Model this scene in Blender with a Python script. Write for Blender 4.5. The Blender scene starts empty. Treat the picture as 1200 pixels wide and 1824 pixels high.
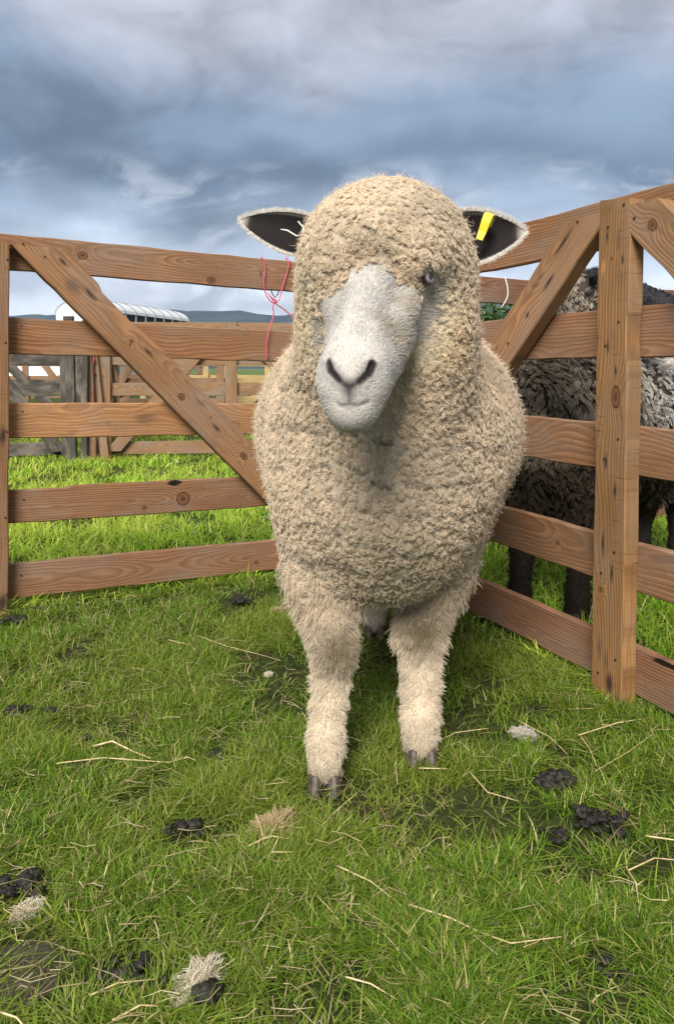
import bpy, bmesh, math, random
import numpy as np
from mathutils import Vector, Matrix

random.seed(7)
RNG = np.random.default_rng(7)
SC = bpy.context.scene
COL = SC.collection
R = math.radians

# ------------------------------------------------------------------ camera
F, CX, HZ, PITCH, CAMH = 1400.0, 600.0, 655.0, R(2.9), 0.745
PPY = HZ + F * math.tan(PITCH)
cam_d = bpy.data.cameras.new('camera')
cam = bpy.data.objects.new('camera', cam_d)
COL.objects.link(cam)
cam.location = (0, 0, CAMH)
cam.rotation_euler = (R(90) - PITCH, 0, 0)
cam_d.sensor_fit = 'HORIZONTAL'
cam_d.sensor_width = 36
cam_d.lens = 36 * F / 1200
cam_d.shift_y = -(912 - PPY) / 1200
cam_d.clip_start = 0.05
cam_d.clip_end = 20000
SC.camera = cam


def ray(x, y):
    xc, yc = (x - CX) / F, (PPY - y) / F
    c, s = math.cos(PITCH), math.sin(PITCH)
    return Vector((xc, c + yc * s, yc * c - s))


def at(x, y, depth):
    """point at world depth (Y) seen at photo pixel (x, y)"""
    r = ray(x, y)
    return Vector((0, 0, CAMH)) + r * (depth / r.y)


def gnd(x, y, z=0.0):
    r = ray(x, y)
    return Vector((0, 0, CAMH)) + r * ((z - CAMH) / r.z)


# ------------------------------------------------------------------ render / light
SC.render.engine = 'CYCLES'
SC.cycles.use_denoising = True
SC.cycles_curves.shape = 'RIBBONS'
SC.cycles_curves.subdivisions = 1
SC.cycles.max_bounces = 6
SC.cycles.diffuse_bounces = 3
SC.cycles.glossy_bounces = 2
SC.cycles.transmission_bounces = 3
SC.cycles.transparent_max_bounces = 8
SC.cycles.volume_bounces = 0
SC.view_settings.view_transform = 'Standard'
SC.view_settings.look = 'None'
SC.view_settings.exposure = 0.78
SC.view_settings.gamma = 1.0
SUN_EL, SUN_AZ = 41.0, -166.0      # azimuth measured from +Y towards +X
sd = Vector((math.sin(R(SUN_AZ)) * math.cos(R(SUN_EL)), math.cos(R(SUN_AZ)) * math.cos(R(SUN_EL)), math.sin(R(SUN_EL))))
sun_d = bpy.data.lights.new('sun', 'SUN')
sun_d.energy = 3.8
sun_d.angle = R(26)
sun_d.color = (1.0, 0.95, 0.88)
sun = bpy.data.objects.new('sun', sun_d)
COL.objects.link(sun)
sun.rotation_euler = sd.to_track_quat('Z', 'Y').to_euler()


class NT:
    """small node-tree helper"""
    def __init__(self, tree):
        self.t = tree
        self.n = tree.nodes
        self.l = tree.links

    def node(self, typ, **kw):
        n = self.n.new(typ)
        for k, v in kw.items():
            setattr(n, k, v)
        return n

    def put(self, sock, v):
        if isinstance(v, bpy.types.NodeSocket):
            self.l.new(v, sock)
        elif v is not None:
            sock.default_value = v

    def math(self, op, a, b=None, c=None, clamp=False):
        n = self.node('ShaderNodeMath', operation=op, use_clamp=clamp)
        self.put(n.inputs[0], a)
        if b is not None:
            self.put(n.inputs[1], b)
        if c is not None:
            self.put(n.inputs[2], c)
        return n.outputs[0]

    def vmath(self, op, a, b=None, out=0):
        n = self.node('ShaderNodeVectorMath', operation=op)
        self.put(n.inputs[0], a)
        if b is not None:
            self.put(n.inputs[1], b)
        return n.outputs[out]

    def map(self, v, a, b, c=0.0, d=1.0, smooth=True):
        n = self.node('ShaderNodeMapRange', interpolation_type='SMOOTHSTEP' if smooth else 'LINEAR')
        self.put(n.inputs[0], v)
        for i, q in zip((1, 2, 3, 4), (a, b, c, d)):
            n.inputs[i].default_value = q
        return n.outputs[0]

    def noise(self, vec, scale, detail=4, rough=0.55, dist=0.0, out=0):
        n = self.node('ShaderNodeTexNoise')
        self.put(n.inputs['Vector'], vec)
        n.inputs['Scale'].default_value = scale
        n.inputs['Detail'].default_value = detail
        n.inputs['Roughness'].default_value = rough
        n.inputs['Distortion'].default_value = dist
        return n.outputs[out]

    def mix(self, f, a, b, mode='MIX'):
        n = self.node('ShaderNodeMix', data_type='RGBA', blend_type=mode)
        self.put(n.inputs['Factor'], f)
        for s, v in ((n.inputs['A'], a), (n.inputs['B'], b)):
            ss = [i for i in n.inputs if i.name == s.name and i.type == 'RGBA'][0]
            if isinstance(v, (tuple, list)) and len(v) == 3:
                v = (*v, 1)
            self.put(ss, v)
        return [o for o in n.outputs if o.type == 'RGBA'][0]

    def comb(self, x, y, z):
        n = self.node('ShaderNodeCombineXYZ')
        for i, v in enumerate((x, y, z)):
            self.put(n.inputs[i], v)
        return n.outputs[0]

    def sep(self, v):
        n = self.node('ShaderNodeSeparateXYZ')
        self.put(n.inputs[0], v)
        return n.outputs

    def bump(self, h, strength=0.3, dist=0.01, normal=None):
        n = self.node('ShaderNodeBump')
        n.inputs['Strength'].default_value = strength
        n.inputs['Distance'].default_value = dist
        self.put(n.inputs['Height'], h)
        if normal is not None:
            self.put(n.inputs['Normal'], normal)
        return n.outputs[0]


def mat(name):
    m = bpy.data.materials.new(name)
    m.use_nodes = True
    t = NT(m.node_tree)
    b = m.node_tree.nodes['Principled BSDF']
    return m, t, b


def plain(name, col, rough=0.7, metal=0.0, spec=0.3, var=0.12, scale=30.0):
    m, t, b = mat(name)
    tc = t.node('ShaderNodeTexCoord').outputs['Object']
    nz = t.noise(tc, scale, 4)
    dark = tuple(c * (1 - var * 1.6) for c in col)
    lite = tuple(min(1, c * (1 + var)) for c in col)
    t.put(b.inputs['Base Color'], t.mix(t.map(nz, .3, .7), dark, lite))
    b.inputs['Roughness'].default_value = rough
    b.inputs['Metallic'].default_value = metal
    b.inputs['Specular IOR Level'].default_value = spec
    return m


# ------------------------------------------------------------------ sky (world)
SKY_OFF = (1.0, 5.0, 2.0)
W = bpy.data.worlds.new('World')
SC.world = W
W.use_nodes = True
wt = NT(W.node_tree)
bg = W.node_tree.nodes['Background']
sky = wt.node('ShaderNodeTexSky', sky_type='NISHITA')
sky.sun_disc = False
sky.sun_elevation = R(SUN_EL)
sky.sun_rotation = R(SUN_AZ)
sky.air_density = 1.0
sky.dust_density = 1.5
d = wt.node('ShaderNodeTexCoord').outputs['Generated']
dx, dy, dz = wt.sep(d)
el = wt.math('MAXIMUM', dz, 0.0)
cp = wt.vmath('ADD', wt.comb(dx, dy, wt.math('MULTIPLY', dz, 2.1)), SKY_OFF)          # clouds flattened by the low view
warp = wt.noise(cp, 2.2, 3, 0.5, out=1)
cpw = wt.vmath('ADD', cp, wt.vmath('SCALE', wt.vmath('SUBTRACT', warp, (.5, .5, .5)), None))
cpw.node.inputs[1].links[0].from_node.inputs['Scale'].default_value = 0.42
big = wt.noise(cpw, 2.3, 4, 0.5)
bill = wt.noise(cpw, 6.5, 6, 0.55)
dir3 = wt.noise(d, 4.0, 6, 0.5)
# elevation profile of the deck: bright gap at the horizon, dark base, paler higher up
elw = wt.math('ADD', el, wt.math('MULTIPLY', wt.math('SUBTRACT', dir3, 0.5), 0.22))
rmp = wt.node('ShaderNodeValToRGB')
wt.put(rmp.inputs[0], elw)
cr = rmp.color_ramp
cr.interpolation = 'EASE'
cr.elements[0].position = 0.0
cr.elements[0].color = (1.45, 1.52, 1.58, 1)
cr.elements[1].position = 1.0
cr.elements[1].color = (.72, .74, .78, 1)
for p, c in ((.09, (1.28, 1.38, 1.48)), (.14, (.74, .88, 1.06)), (.19, (.38, .48, .63)), (.25, (.135, .20, .30)), (.31, (.235, .325, .46)), (.40, (.48, .515, .60)), (.50, (.56, .59, .66)), (.65, (.70, .73, .79))):
    e = cr.elements.new(p)
    e.color = (*c, 1)
deck = rmp.outputs[0]
light = wt.map(wt.math('ADD', wt.math('MULTIPLY', big, 0.55), wt.math('MULTIPLY', bill, 0.45)), .36, .64, 0.62, 1.5)
deck = wt.mix(1.0, deck, wt.comb(light, light, light), 'MULTIPLY')
puff = wt.noise(cpw, 9.0, 9, 0.6)
pm = wt.math('MULTIPLY', wt.map(puff, .46, .66), wt.math('MULTIPLY', wt.map(el, .03, .10), wt.map(el, .20, .27, 1.0, 0.0)))
deck = wt.mix(wt.math('MULTIPLY', pm, .8), deck, (.80, .90, 1.02))
cl10 = wt.vmath('SCALE', deck, None)
cl10.node.inputs['Scale'].default_value = 10.0
gap = wt.map(wt.math('ADD', bill, wt.math('MULTIPLY', el, 0.5)), .34, .50, 0.45, 1.0)
skyc = wt.mix(gap, sky.outputs[0], cl10)
wt.put(bg.inputs[0], skyc)
bg.inputs[1].default_value = 0.052


# ------------------------------------------------------------------ object helpers
def link(o, parent=None, **props):
    COL.objects.link(o)
    if parent:
        o.parent = parent
    for k, v in props.items():
        o[k] = v
    return o


def thing(name, label, cat, loc=(0, 0, 0), rot=(0, 0, 0), group=None):
    o = bpy.data.objects.new(name, None)
    o.empty_display_size = .1
    o.location = loc
    o.rotation_euler = rot
    link(o, label=label, category=cat)
    if group:
        o['group'] = group
    return o


def tag(o, label, cat, group=None):
    o['label'] = label
    o['category'] = cat
    if group:
        o['group'] = group
    return o


def mesh(name, verts, faces, m=None, smooth=False):
    me = bpy.data.meshes.new(name)
    me.from_pydata([tuple(v) for v in verts], [], [tuple(f) for f in faces])
    if m:
        me.materials.append(m)
    if smooth:
        me.shade_smooth()
    me.update()
    return me


def np_mesh(name, V, Fc, m=None, smooth=False):
    """V (n,3) float, Fc (m,k) int"""
    me = bpy.data.meshes.new(name)
    k = Fc.shape[1]
    me.vertices.add(len(V))
    me.vertices.foreach_set('co', np.ascontiguousarray(V, np.float32).ravel())
    me.loops.add(Fc.size)
    me.loops.foreach_set('vertex_index', np.ascontiguousarray(Fc, np.int32).ravel())
    me.polygons.add(len(Fc))
    me.polygons.foreach_set('loop_start', np.arange(0, Fc.size, k, dtype=np.int32))
    me.update(calc_edges=True)
    me.validate()
    if m:
        me.materials.append(m)
    if smooth:
        me.shade_smooth()
    return me


def color_attr(me, name, C):
    a = me.attributes.new(name, 'FLOAT_COLOR', 'POINT')
    C4 = np.ones((len(C), 4), np.float32)
    C4[:, :3] = C
    a.data.foreach_set('color', C4.ravel())


def obj(name, me, parent=None, **props):
    return link(bpy.data.objects.new(name, me), parent, **props)


def tube_data(pts, rad, sides=6):
    """swept tube along pts, rad scalar or list; returns verts, faces"""
    pts = [Vector(p) for p in pts]
    n = len(pts)
    if not hasattr(rad, '__len__'):
        rad = [rad] * n
    V, Fs = [], []
    up = Vector((.13, .2, .97))
    for i, p in enumerate(pts):
        t = (pts[min(i + 1, n - 1)] - pts[max(i - 1, 0)]).normalized()
        a = t.cross(up)
        if a.length < 1e-3:
            a = t.cross(Vector((1, 0, 0)))
        a.normalize()
        b = t.cross(a)
        for k in range(sides):
            an = 2 * math.pi * k / sides
            V.append(p + (a * math.cos(an) + b * math.sin(an)) * rad[i])
    for i in range(n - 1):
        for k in range(sides):
            k2 = (k + 1) % sides
            Fs.append((i * sides + k, i * sides + k2, (i + 1) * sides + k2, (i + 1) * sides + k))
    Fs.append(tuple(range(sides))[::-1])
    Fs.append(tuple((n - 1) * sides + k for k in range(sides)))
    return V, Fs


def vnoise(P, seed=0):
    """cheap smooth value noise, P (n,3) -> (n,) in 0..1"""
    P = np.asarray(P, np.float64)
    I = np.floor(P).astype(np.int64)
    f = P - I
    f = f * f * (3 - 2 * f)
    out = np.zeros(len(P))
    for dx_ in (0, 1):
        for dy_ in (0, 1):
            for dz_ in (0, 1):
                h = (I[:, 0] + dx_) * 374761393 + (I[:, 1] + dy_) * 668265263 + (I[:, 2] + dz_) * 2147483647 + seed * 1274126177
                h = (h ^ (h >> 13)) * 1274126177
                h = ((h ^ (h >> 16)) & 0xffff) / 65535.0
                w = (f[:, 0] if dx_ else 1 - f[:, 0]) * (f[:, 1] if dy_ else 1 - f[:, 1]) * (f[:, 2] if dz_ else 1 - f[:, 2])
                out += w * h
    return out


def fbm(P, seed=0, octs=3):
    s, a, tot = 0, 1.0, 0
    for o in range(octs):
        s = s + a * vnoise(np.asarray(P) * (2 ** o) + 17.3 * o, seed + o)
        tot += a
        a *= .5
    return s / tot


# ------------------------------------------------------------------ pen geometry
LA = Vector((-.987, 2.36, 0))                       # centre post of the back-left hurdle
LD = Vector((.769, .42, 0)).normalized()
RA = Vector((.640, 1.740, 0))                        # centre post of the right hurdle
RD = Vector((-.40, .916, 0)).normalized()
# corner = LA + t LD = RA + s RD
den = LD.x * (-RD.y) - LD.y * (-RD.x)
bx_, by_ = RA.x - LA.x, RA.y - LA.y
tt = (bx_ * (-RD.y) - by_ * (-RD.x)) / den
ss = (LD.x * by_ - LD.y * bx_) / den
CORNER = LA + LD * tt


def in_pen(X, Y):
    """>0 inside the pen on the camera's side of both hurdles"""
    nL = Vector((LD.y, -LD.x))
    nR = Vector((-RD.y, RD.x))
    dl = (X - LA.x) * nL.x + (Y - LA.y) * nL.y
    dr = (X - RA.x) * nR.x + (Y - RA.y) * nR.y
    return np.minimum(dl, dr)

# ------------------------------------------------------------------ ground
def mat_ground():
    m, t, b = mat('turf_soil')
    tc = t.node('ShaderNodeTexCoord').outputs['Object']
    a = t.noise(tc, 1.1, 5)
    f = t.noise(tc, 45, 5, .65)
    g = t.mix(t.map(f, .3, .7), (.014, .020, .006), (.050, .062, .016))
    g = t.mix(t.map(a, .35, .65, 0, .5), g, (.045, .05, .018))
    soil = t.mix(t.map(f, .3, .7), (.030, .022, .013), (.075, .055, .034))
    c = t.mix(t.map(t.noise(tc, 6, 4), .56, .66), g, soil)
    far = t.vmath('LENGTH', tc, out=1)
    far = t.map(far, 9, 40)
    fieldn = t.noise(tc, .02, 3)
    fieldc = t.mix(t.map(fieldn, .4, .6), (.075, .13, .022), (.12, .15, .035))
    t.put(b.inputs['Base Color'], t.mix(far, c, fieldc))
    b.inputs['Roughness'].default_value = .95
    b.inputs['Specular IOR Level'].default_value = .1
    t.put(b.inputs['Normal'], t.bump(f, .6, .02))
    return m


gm = mat_ground()
# one sheet out to the horizon, finer near the pen
rs = [0, .4, .8, 1.2, 1.6, 2, 2.4, 2.8, 3.3, 4, 5, 7, 10, 15, 25, 50, 120, 300, 800, 2000, 5200]
NA = 64
V = [(0, 2, 0)]
Fs = []
for i, r in enumerate(rs[1:]):
    for k in range(NA):
        an = 2 * math.pi * k / NA
        x, y = r * math.cos(an), 2 + r * math.sin(an)
        V.append((x, y, 0))
for k in range(NA):
    Fs.append((0, 1 + k, 1 + (k + 1) % NA))
for i in range(len(rs) - 2):
    for k in range(NA):
        k2 = (k + 1) % NA
        Fs.append((1 + i * NA + k, 1 + (i + 1) * NA + k, 1 + (i + 1) * NA + k2, 1 + i * NA + k2))
gv = np.array(V)
rr = np.hypot(gv[:, 0], gv[:, 1] - 2)
gv[:, 2] = (fbm(np.c_[gv[:, 0] * 1.3, gv[:, 1] * 1.3, gv[:, 2]], 3) - .5) * .018 * np.clip(1.6 - rr / 8, 0, 1) - .006
gv[:, 2] -= np.clip((rr - 30) / 200, 0, 1) * 2.0
obj('ground', mesh('ground', gv, Fs, gm, True), kind='structure')


def ground_z(X, Y):
    X, Y = np.asarray(X, float), np.asarray(Y, float)
    return (fbm(np.c_[X * 1.3, Y * 1.3, X * 0], 3) - .5) * .018 - .006


# hills beyond the valley
def hills(name, dist, height, seed, m, x0, x1, base=-4):
    n = 140
    V, Fs = [], []
    for j, (dd, hh) in enumerate(((0, 0), (.35, .45), (.75, .85), (1, 1), (1.5, .6))):
        for i in range(n + 1):
            u = i / n
            x = x0 + (x1 - x0) * u
            q = np.array([[u * 5 + seed, seed * .7, 0]])
            h = (.45 + .8 * (fbm(q, seed, 4)[0])) * height
            rough = (vnoise(np.array([[u * 90, j * 3.1, seed]]), seed)[0] - .5) * height * .05
            V.append((x, dist * (1 + dd * .45), base + h * hh + rough * (hh > 0)))
    for j in range(4):
        for i in range(n):
            a = j * (n + 1) + i
            Fs.append((a, a + 1, a + n + 2, a + n + 1))
    return obj(name, mesh(name, V, Fs, m, True), kind='structure')


def mat_hill():
    m, t, b = mat('moorland')
    tc = t.node('ShaderNodeTexCoord').outputs['Object']
    a = t.noise(tc, .006, 6, .6)
    c = t.mix(t.map(a, .4, .6), (.012, .026, .030), (.034, .055, .045))
    t.put(b.inputs['Base Color'], c)
    b.inputs['Roughness'].default_value = 1
    b.inputs['Specular IOR Level'].default_value = 0
    return m


hm = mat_hill()
hills('hills', 2300, 330, 4, hm, -2600, 2600)

# ------------------------------------------------------------------ grass
def mat_grass():
    m, t, b = mat('grass_blade')
    at_ = t.node('ShaderNodeAttribute', attribute_name='col')
    b.inputs['Roughness'].default_value = .5
    b.inputs['Specular IOR Level'].default_value = .25
    t.put(b.inputs['Base Color'], at_.outputs['Color'])
    tr = t.node('ShaderNodeBsdfTranslucent')
    t.put(tr.inputs[0], t.mix(1.0, at_.outputs['Color'], (1.25, 1.3, .7), 'MULTIPLY'))
    mx = t.node('ShaderNodeMixShader')
    mx.inputs[0].default_value = .35
    out = t.n['Material Output']
    t.l.new(b.outputs[0], mx.inputs[1])
    t.l.new(tr.outputs[0], mx.inputs[2])
    t.l.new(mx.outputs[0], out.inputs[0])
    return m


MUD = [(gnd(30, 1735), .085), (gnd(340, 1500), .05), (gnd(20, 1590), .04), (gnd(385, 1345), .03), (gnd(220, 1745), .05), (gnd(990, 1400), .04), (gnd(1070, 1470), .05), (gnd(1180, 1560), .05), (gnd(590, 1620), .03), (gnd(1080, 1720), .03), (gnd(425, 1076), .06), (gnd(22, 1112), .045), (gnd(28, 1275), .035), (gnd(985, 1495), .025), (gnd(348, 1775), .035), (gnd(50, 1632), .02), (gnd(932, 1308), .025), (gnd(485, 1478), .03)]


def blades(name, X, Y, h, w, lean, cols, mtl, rng):
    n = len(X)
    Z = ground_z(X, Y) - .004
    az = rng.uniform(0, 2 * math.pi, n)
    fa = az + rng.normal(0, .5, n) + math.pi / 2          # width direction
    dirx, diry = np.cos(az), np.sin(az)
    wx, wy = np.cos(fa), np.sin(fa)
    S = (0, .38, .74, 1.0)
    Ws = (1, .85, .5, 0)
    V = np.zeros((n, 7, 3), np.float32)
    twist = rng.normal(0, .25, n)
    for k, s in enumerate(S):
        off = lean * h * (s ** 1.7)
        zz = Z + h * (s - .32 * np.clip(lean, 0, 1.6) * s * s)
        cx = X + dirx * off + twist * wx * h * s * s
        cy = Y + diry * off + twist * wy * h * s * s
        if k < 3:
            V[:, 2 * k] = np.stack([cx - wx * w * Ws[k], cy - wy * w * Ws[k], zz], 1)
            V[:, 2 * k + 1] = np.stack([cx + wx * w * Ws[k], cy + wy * w * Ws[k], zz], 1)
        else:
            V[:, 6] = np.stack([cx, cy, zz], 1)
    tri = np.array([[0, 1, 3], [0, 3, 2], [2, 3, 5], [2, 5, 4], [4, 5, 6]])
    Fc = (np.arange(n)[:, None, None] * 7 + tri[None]).reshape(-1, 3)
    me = np_mesh(name, V.reshape(-1, 3), Fc, mtl)
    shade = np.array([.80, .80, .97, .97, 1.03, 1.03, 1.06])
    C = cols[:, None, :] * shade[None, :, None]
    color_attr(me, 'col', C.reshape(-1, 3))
    return obj(name, me, kind='stuff')


gmat = mat_grass()
PAL = np.array([(.075, .150, .012), (.118, .205, .016), (.168, .26, .024), (.235, .29, .042), (.058, .105, .014), (.36, .31, .12), (.52, .44, .23)])


def scatter_grass(name, n, y0, y1, hmean, wmean, fresh, seed, side=.5, inside=None):
    rng = np.random.default_rng(seed)
    # sample depth so that density falls off with distance
    u = rng.uniform(0, 1, n * 2)
    Y = y0 * (y1 / y0) ** (u ** .85)
    X = rng.uniform(-1, 1, n * 2) * (Y * side + .25)
    pen = in_pen(X, Y)
    clump = fbm(np.c_[X * 9, Y * 9, X * 0], seed + 5)
    patch = fbm(np.c_[X * 2.2, Y * 2.2, X * 0], seed + 9)
    keep = rng.uniform(0, 1, len(X)) < np.clip(.14 + (clump - .36) * 3.6, .07, 1)
    if inside is True:
        keep &= pen > -.06
    elif inside is False:
        keep &= pen < .03
    for p, r in MUD:
        dd = np.hypot(X - p.x, (Y - p.y)) / r
        keep &= ~((dd < 1.0 + .5 * (clump - .5)) & (rng.uniform(0, 1, len(X)) < .9))
    X, Y, clump, patch = X[keep][:n], Y[keep][:n], clump[keep][:n], patch[keep][:n]
    n = len(X)
    h = hmean * (.45 + 1.0 * clump) * rng.uniform(.55, 1.35, n)
    w = wmean * rng.uniform(.6, 1.3, n)
    lean = np.abs(rng.normal(.9, .7, n)) + .1
    if fresh:
        pw = np.array([.12, .34, .32, .16, .03, .02, .01])
    else:
        pw = np.array([.24, .28, .19, .10, .07, .075, .045])
    ci = rng.choice(len(PAL), n, p=pw / pw.sum())
    cols = PAL[ci] * rng.uniform(.66, 1.55, (n, 1))
    dry = np.clip((patch - .47) * 3.6, 0, .65)[:, None]
    cols = cols * (1 - dry) + dry * (PAL[3] * rng.uniform(.7, 1.2, (n, 1)))
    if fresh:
        cols = cols * np.array([2.3, 2.15, 2.3])  # open-field sunlight painted in: blades brightened beyond their own fresh green
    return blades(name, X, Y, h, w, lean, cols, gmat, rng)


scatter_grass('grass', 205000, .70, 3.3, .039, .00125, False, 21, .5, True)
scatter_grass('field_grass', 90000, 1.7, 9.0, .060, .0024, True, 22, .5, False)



def straw_litter():
    """fine dead stems lying flat through the turf"""
    rng = np.random.default_rng(77)
    n = 4200
    Y = .72 * (3.0 / .72) ** (rng.uniform(0, 1, n) ** .8)
    X = rng.uniform(-1, 1, n) * (Y * .5 + .2)
    k = in_pen(X, Y) > .02
    k &= rng.uniform(0, 1, n) < np.clip((fbm(np.c_[X * 3, Y * 3, X * 0], 91) - .35) * 4, .05, 1)
    X, Y = X[k], Y[k]
    n = len(X)
    az = rng.uniform(0, 2 * math.pi, n)
    L = rng.uniform(.015, .075, n) * rng.uniform(.5, 1, n)
    kink = rng.normal(0, .5, n)
    z = ground_z(X, Y) + rng.uniform(.008, .034, n)
    V = np.zeros((n, 9, 3), np.float32)
    px_, py_ = X.copy(), Y.copy()
    for i in range(3):
        a_ = az + kink * (i > 1)
        if i:
            px_ = px_ + np.cos(a_) * L * .5
            py_ = py_ + np.sin(a_) * L * .5
        zz = z + (rng.normal(0, .004, n) if i else 0)
        r_ = rng.uniform(.0005, .0011, n) * (1 - .2 * i)
        for q in range(3):
            th = 2 * math.pi * q / 3
            V[:, i * 3 + q] = np.stack([px_ - np.sin(a_) * r_ * math.cos(th), py_ + np.cos(a_) * r_ * math.cos(th), zz + r_ * math.sin(th)], 1)
    quad = []
    for i in range(2):
        for q in range(3):
            q2 = (q + 1) % 3
            quad.append([i * 3 + q, i * 3 + q2, i * 3 + 3 + q2, i * 3 + 3 + q])
    Fc = (np.arange(n)[:, None, None] * 9 + np.array(quad)[None]).reshape(-1, 4)
    me = np_mesh('straw_litter', V.reshape(-1, 3), Fc, gmat)
    cc = np.array([(.50, .40, .22), (.62, .53, .33), (.36, .28, .14), (.42, .38, .18)])[rng.integers(0, 4, n)] * rng.uniform(.7, 1.15, (n, 1))
    color_attr(me, 'col', np.repeat(cc, 9, 0))
    obj('straw_litter', me, kind='stuff')


straw_litter()

# ------------------------------------------------------------------ timber
def mat_wood(name, light, dark, spots=(), seed=0.0, z0=0.0, depth=.03, saw=.5, grey=.15, per_object=False):
    """sawn board: length along local X, width along local Z. spots: (x, z, rx, rz, kind)"""
    m, t, b = mat(name)
    tc = t.node('ShaderNodeTexCoord').outputs['Object']
    x, y, z = t.sep(tc)
    sh = seed
    if per_object:
        sh = t.math('MULTIPLY', t.node('ShaderNodeObjectInfo').outputs['Random'], 37.0)
    xs = t.math('ADD', x, sh)
    # knots push the rings aside
    push = None
    stains = []
    knots = []
    for (sx, sz, rx, rz, kind) in spots:
        if kind in ('iron', 'grey'):
            rx, rz = rx * 1.35, rz * 1.45
        ax = t.math('DIVIDE', t.math('SUBTRACT', x, sx), rx)
        az = t.math('DIVIDE', t.math('SUBTRACT', z, sz), rz)
        d2 = t.math('ADD', t.math('MULTIPLY', ax, ax), t.math('MULTIPLY', az, az))
        dd = t.math('SQRT', d2)
        if kind == 'knot':
            g = t.math('POWER', 2.718, t.math('MULTIPLY', d2, -.16))
            g = t.math('MULTIPLY', g, .020)
            push = g if push is None else t.math('ADD', push, g)
            knots.append(dd)
        else:
            stains.append((dd, kind))
    wob = t.noise(t.comb(t.math('MULTIPLY', xs, 1.0), t.math('MULTIPLY', z, 2.0), sh), 1.7, 2, .5)
    wob2 = t.noise(t.comb(t.math('MULTIPLY', xs, 5.0), t.math('MULTIPLY', z, 12.0), sh), 1.7, 3, .5)
    dep = t.math('ADD', t.math('MULTIPLY', t.math('SUBTRACT', wob, .5), .16), depth)
    zz = t.math('SUBTRACT', z, z0)
    rr_ = t.math('SQRT', t.math('ADD', t.math('MULTIPLY', zz, zz), t.math('MULTIPLY', dep, dep)))
    rr_ = t.math('ADD', rr_, t.math('MULTIPLY', wob2, .008))
    if push is not None:
        rr_ = t.math('ADD', rr_, push)
    ph = t.math('FRACT', t.math('MULTIPLY', rr_, 135.0))
    ring = t.math('MULTIPLY', t.map(ph, 0.0, .82), t.map(ph, .86, 1.0, 1.0, 0.0))
    fib = t.noise(t.comb(t.math('MULTIPLY', xs, 6.0), t.math('MULTIPLY', y, 160.0), t.math('MULTIPLY', z, 260.0)), 1.0, 4, .6)
    cloud = t.noise(t.comb(t.math('MULTIPLY', xs, 3.0), y, t.math('MULTIPLY', z, 9.0)), 1.0, 5, .6)
    light = (light[0] * 1.06, light[1] * 1.03, light[2] * .96)
    dark = (dark[0] * .82, dark[1] * .80, dark[2] * .76)
    c = t.mix(t.math('MULTIPLY', ring, .66), light, dark)
    c = t.mix(t.map(fib, .35, .75, 0, .5), c, tuple(q * .55 for q in dark))
    c = t.mix(t.map(cloud, .40, .72, 0, .7), c, tuple(q * .52 for q in light))
    mudn = t.noise(t.comb(t.math('MULTIPLY', xs, 7), t.math('MULTIPLY', y, 8), t.math('MULTIPLY', z, 14)), 1.3, 6, .7)
    c = t.mix(t.map(mudn, .56, .72, 0, .5), c, (.075, .052, .034))
    grain = t.noise(t.comb(t.math('MULTIPLY', xs, 1.2), y, t.math('MULTIPLY', z, 3.0)), 3.0, 4, .6)
    c = t.mix(t.map(grain, .42, .68, 0, grey + .22), c, (.235, .195, .160))
    # band-saw marks across the board
    sawn = t.noise(t.comb(t.math('MULTIPLY', xs, 190.0), t.math('MULTIPLY', y, 6.0), t.math('MULTIPLY', z, 7.0)), 1.0, 3, .7)
    swm = t.math('MULTIPLY', t.map(t.noise(t.comb(t.math('MULTIPLY', xs, 5), y, t.math('MULTIPLY', z, 22)), 1.0, 3), .36, .60), saw)
    swv = t.math('MULTIPLY', t.map(sawn, .56, .72), swm)
    c = t.mix(t.math('MULTIPLY', swv, .5), c, tuple(q * .45 for q in dark))
    edgen = t.noise(tc, 160, 3)
    for dd in knots:
        de = t.math('ADD', dd, t.math('MULTIPLY', t.math('SUBTRACT', edgen, .5), .35))
        kc = t.mix(t.map(de, .15, .75), (.05, .022, .012), (.17, .075, .032))
        c = t.mix(t.map(de, .85, 1.15, .85, 0), c, kc)
        c = t.mix(t.math('MULTIPLY', t.map(de, .8, 1.0), t.map(de, 1.05, 1.3, .75, 0)), c, (.028, .014, .008))
    for dd, kind in stains:
        de = t.math('ADD', dd, t.math('MULTIPLY', t.math('SUBTRACT', t.noise(t.comb(t.math('MULTIPLY', x, 40), y, t.math('MULTIPLY', z, 160)), 1, 3), .5), .9))
        if kind == 'iron':
            c = t.mix(t.map(de, .05, 1.05, .9, 0), c, (.022, .017, .016))
        elif kind == 'grey':
            c = t.mix(t.map(de, .2, 1.1, .6, 0), c, (.09, .06, .048))
        elif kind == 'resin':
            c = t.mix(t.map(de, .4, 1.0, .6, 0), c, (.50, .235, .055))
        elif kind == 'hole':
            c = t.mix(t.map(de, .55, 1.0, 1, 0), c, (.014, .009, .006))
    t.put(b.inputs['Base Color'], c)
    b.inputs['Roughness'].default_value = .82
    b.inputs['Specular IOR Level'].default_value = .18
    hgt = t.math('ADD', t.math('MULTIPLY', fib, .5), t.math('ADD', t.math('MULTIPLY', ring, -.35), t.math('MULTIPLY', swv, -.5)))
    t.put(b.inputs['Normal'], t.bump(hgt, .55, .0022))
    return m


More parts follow.
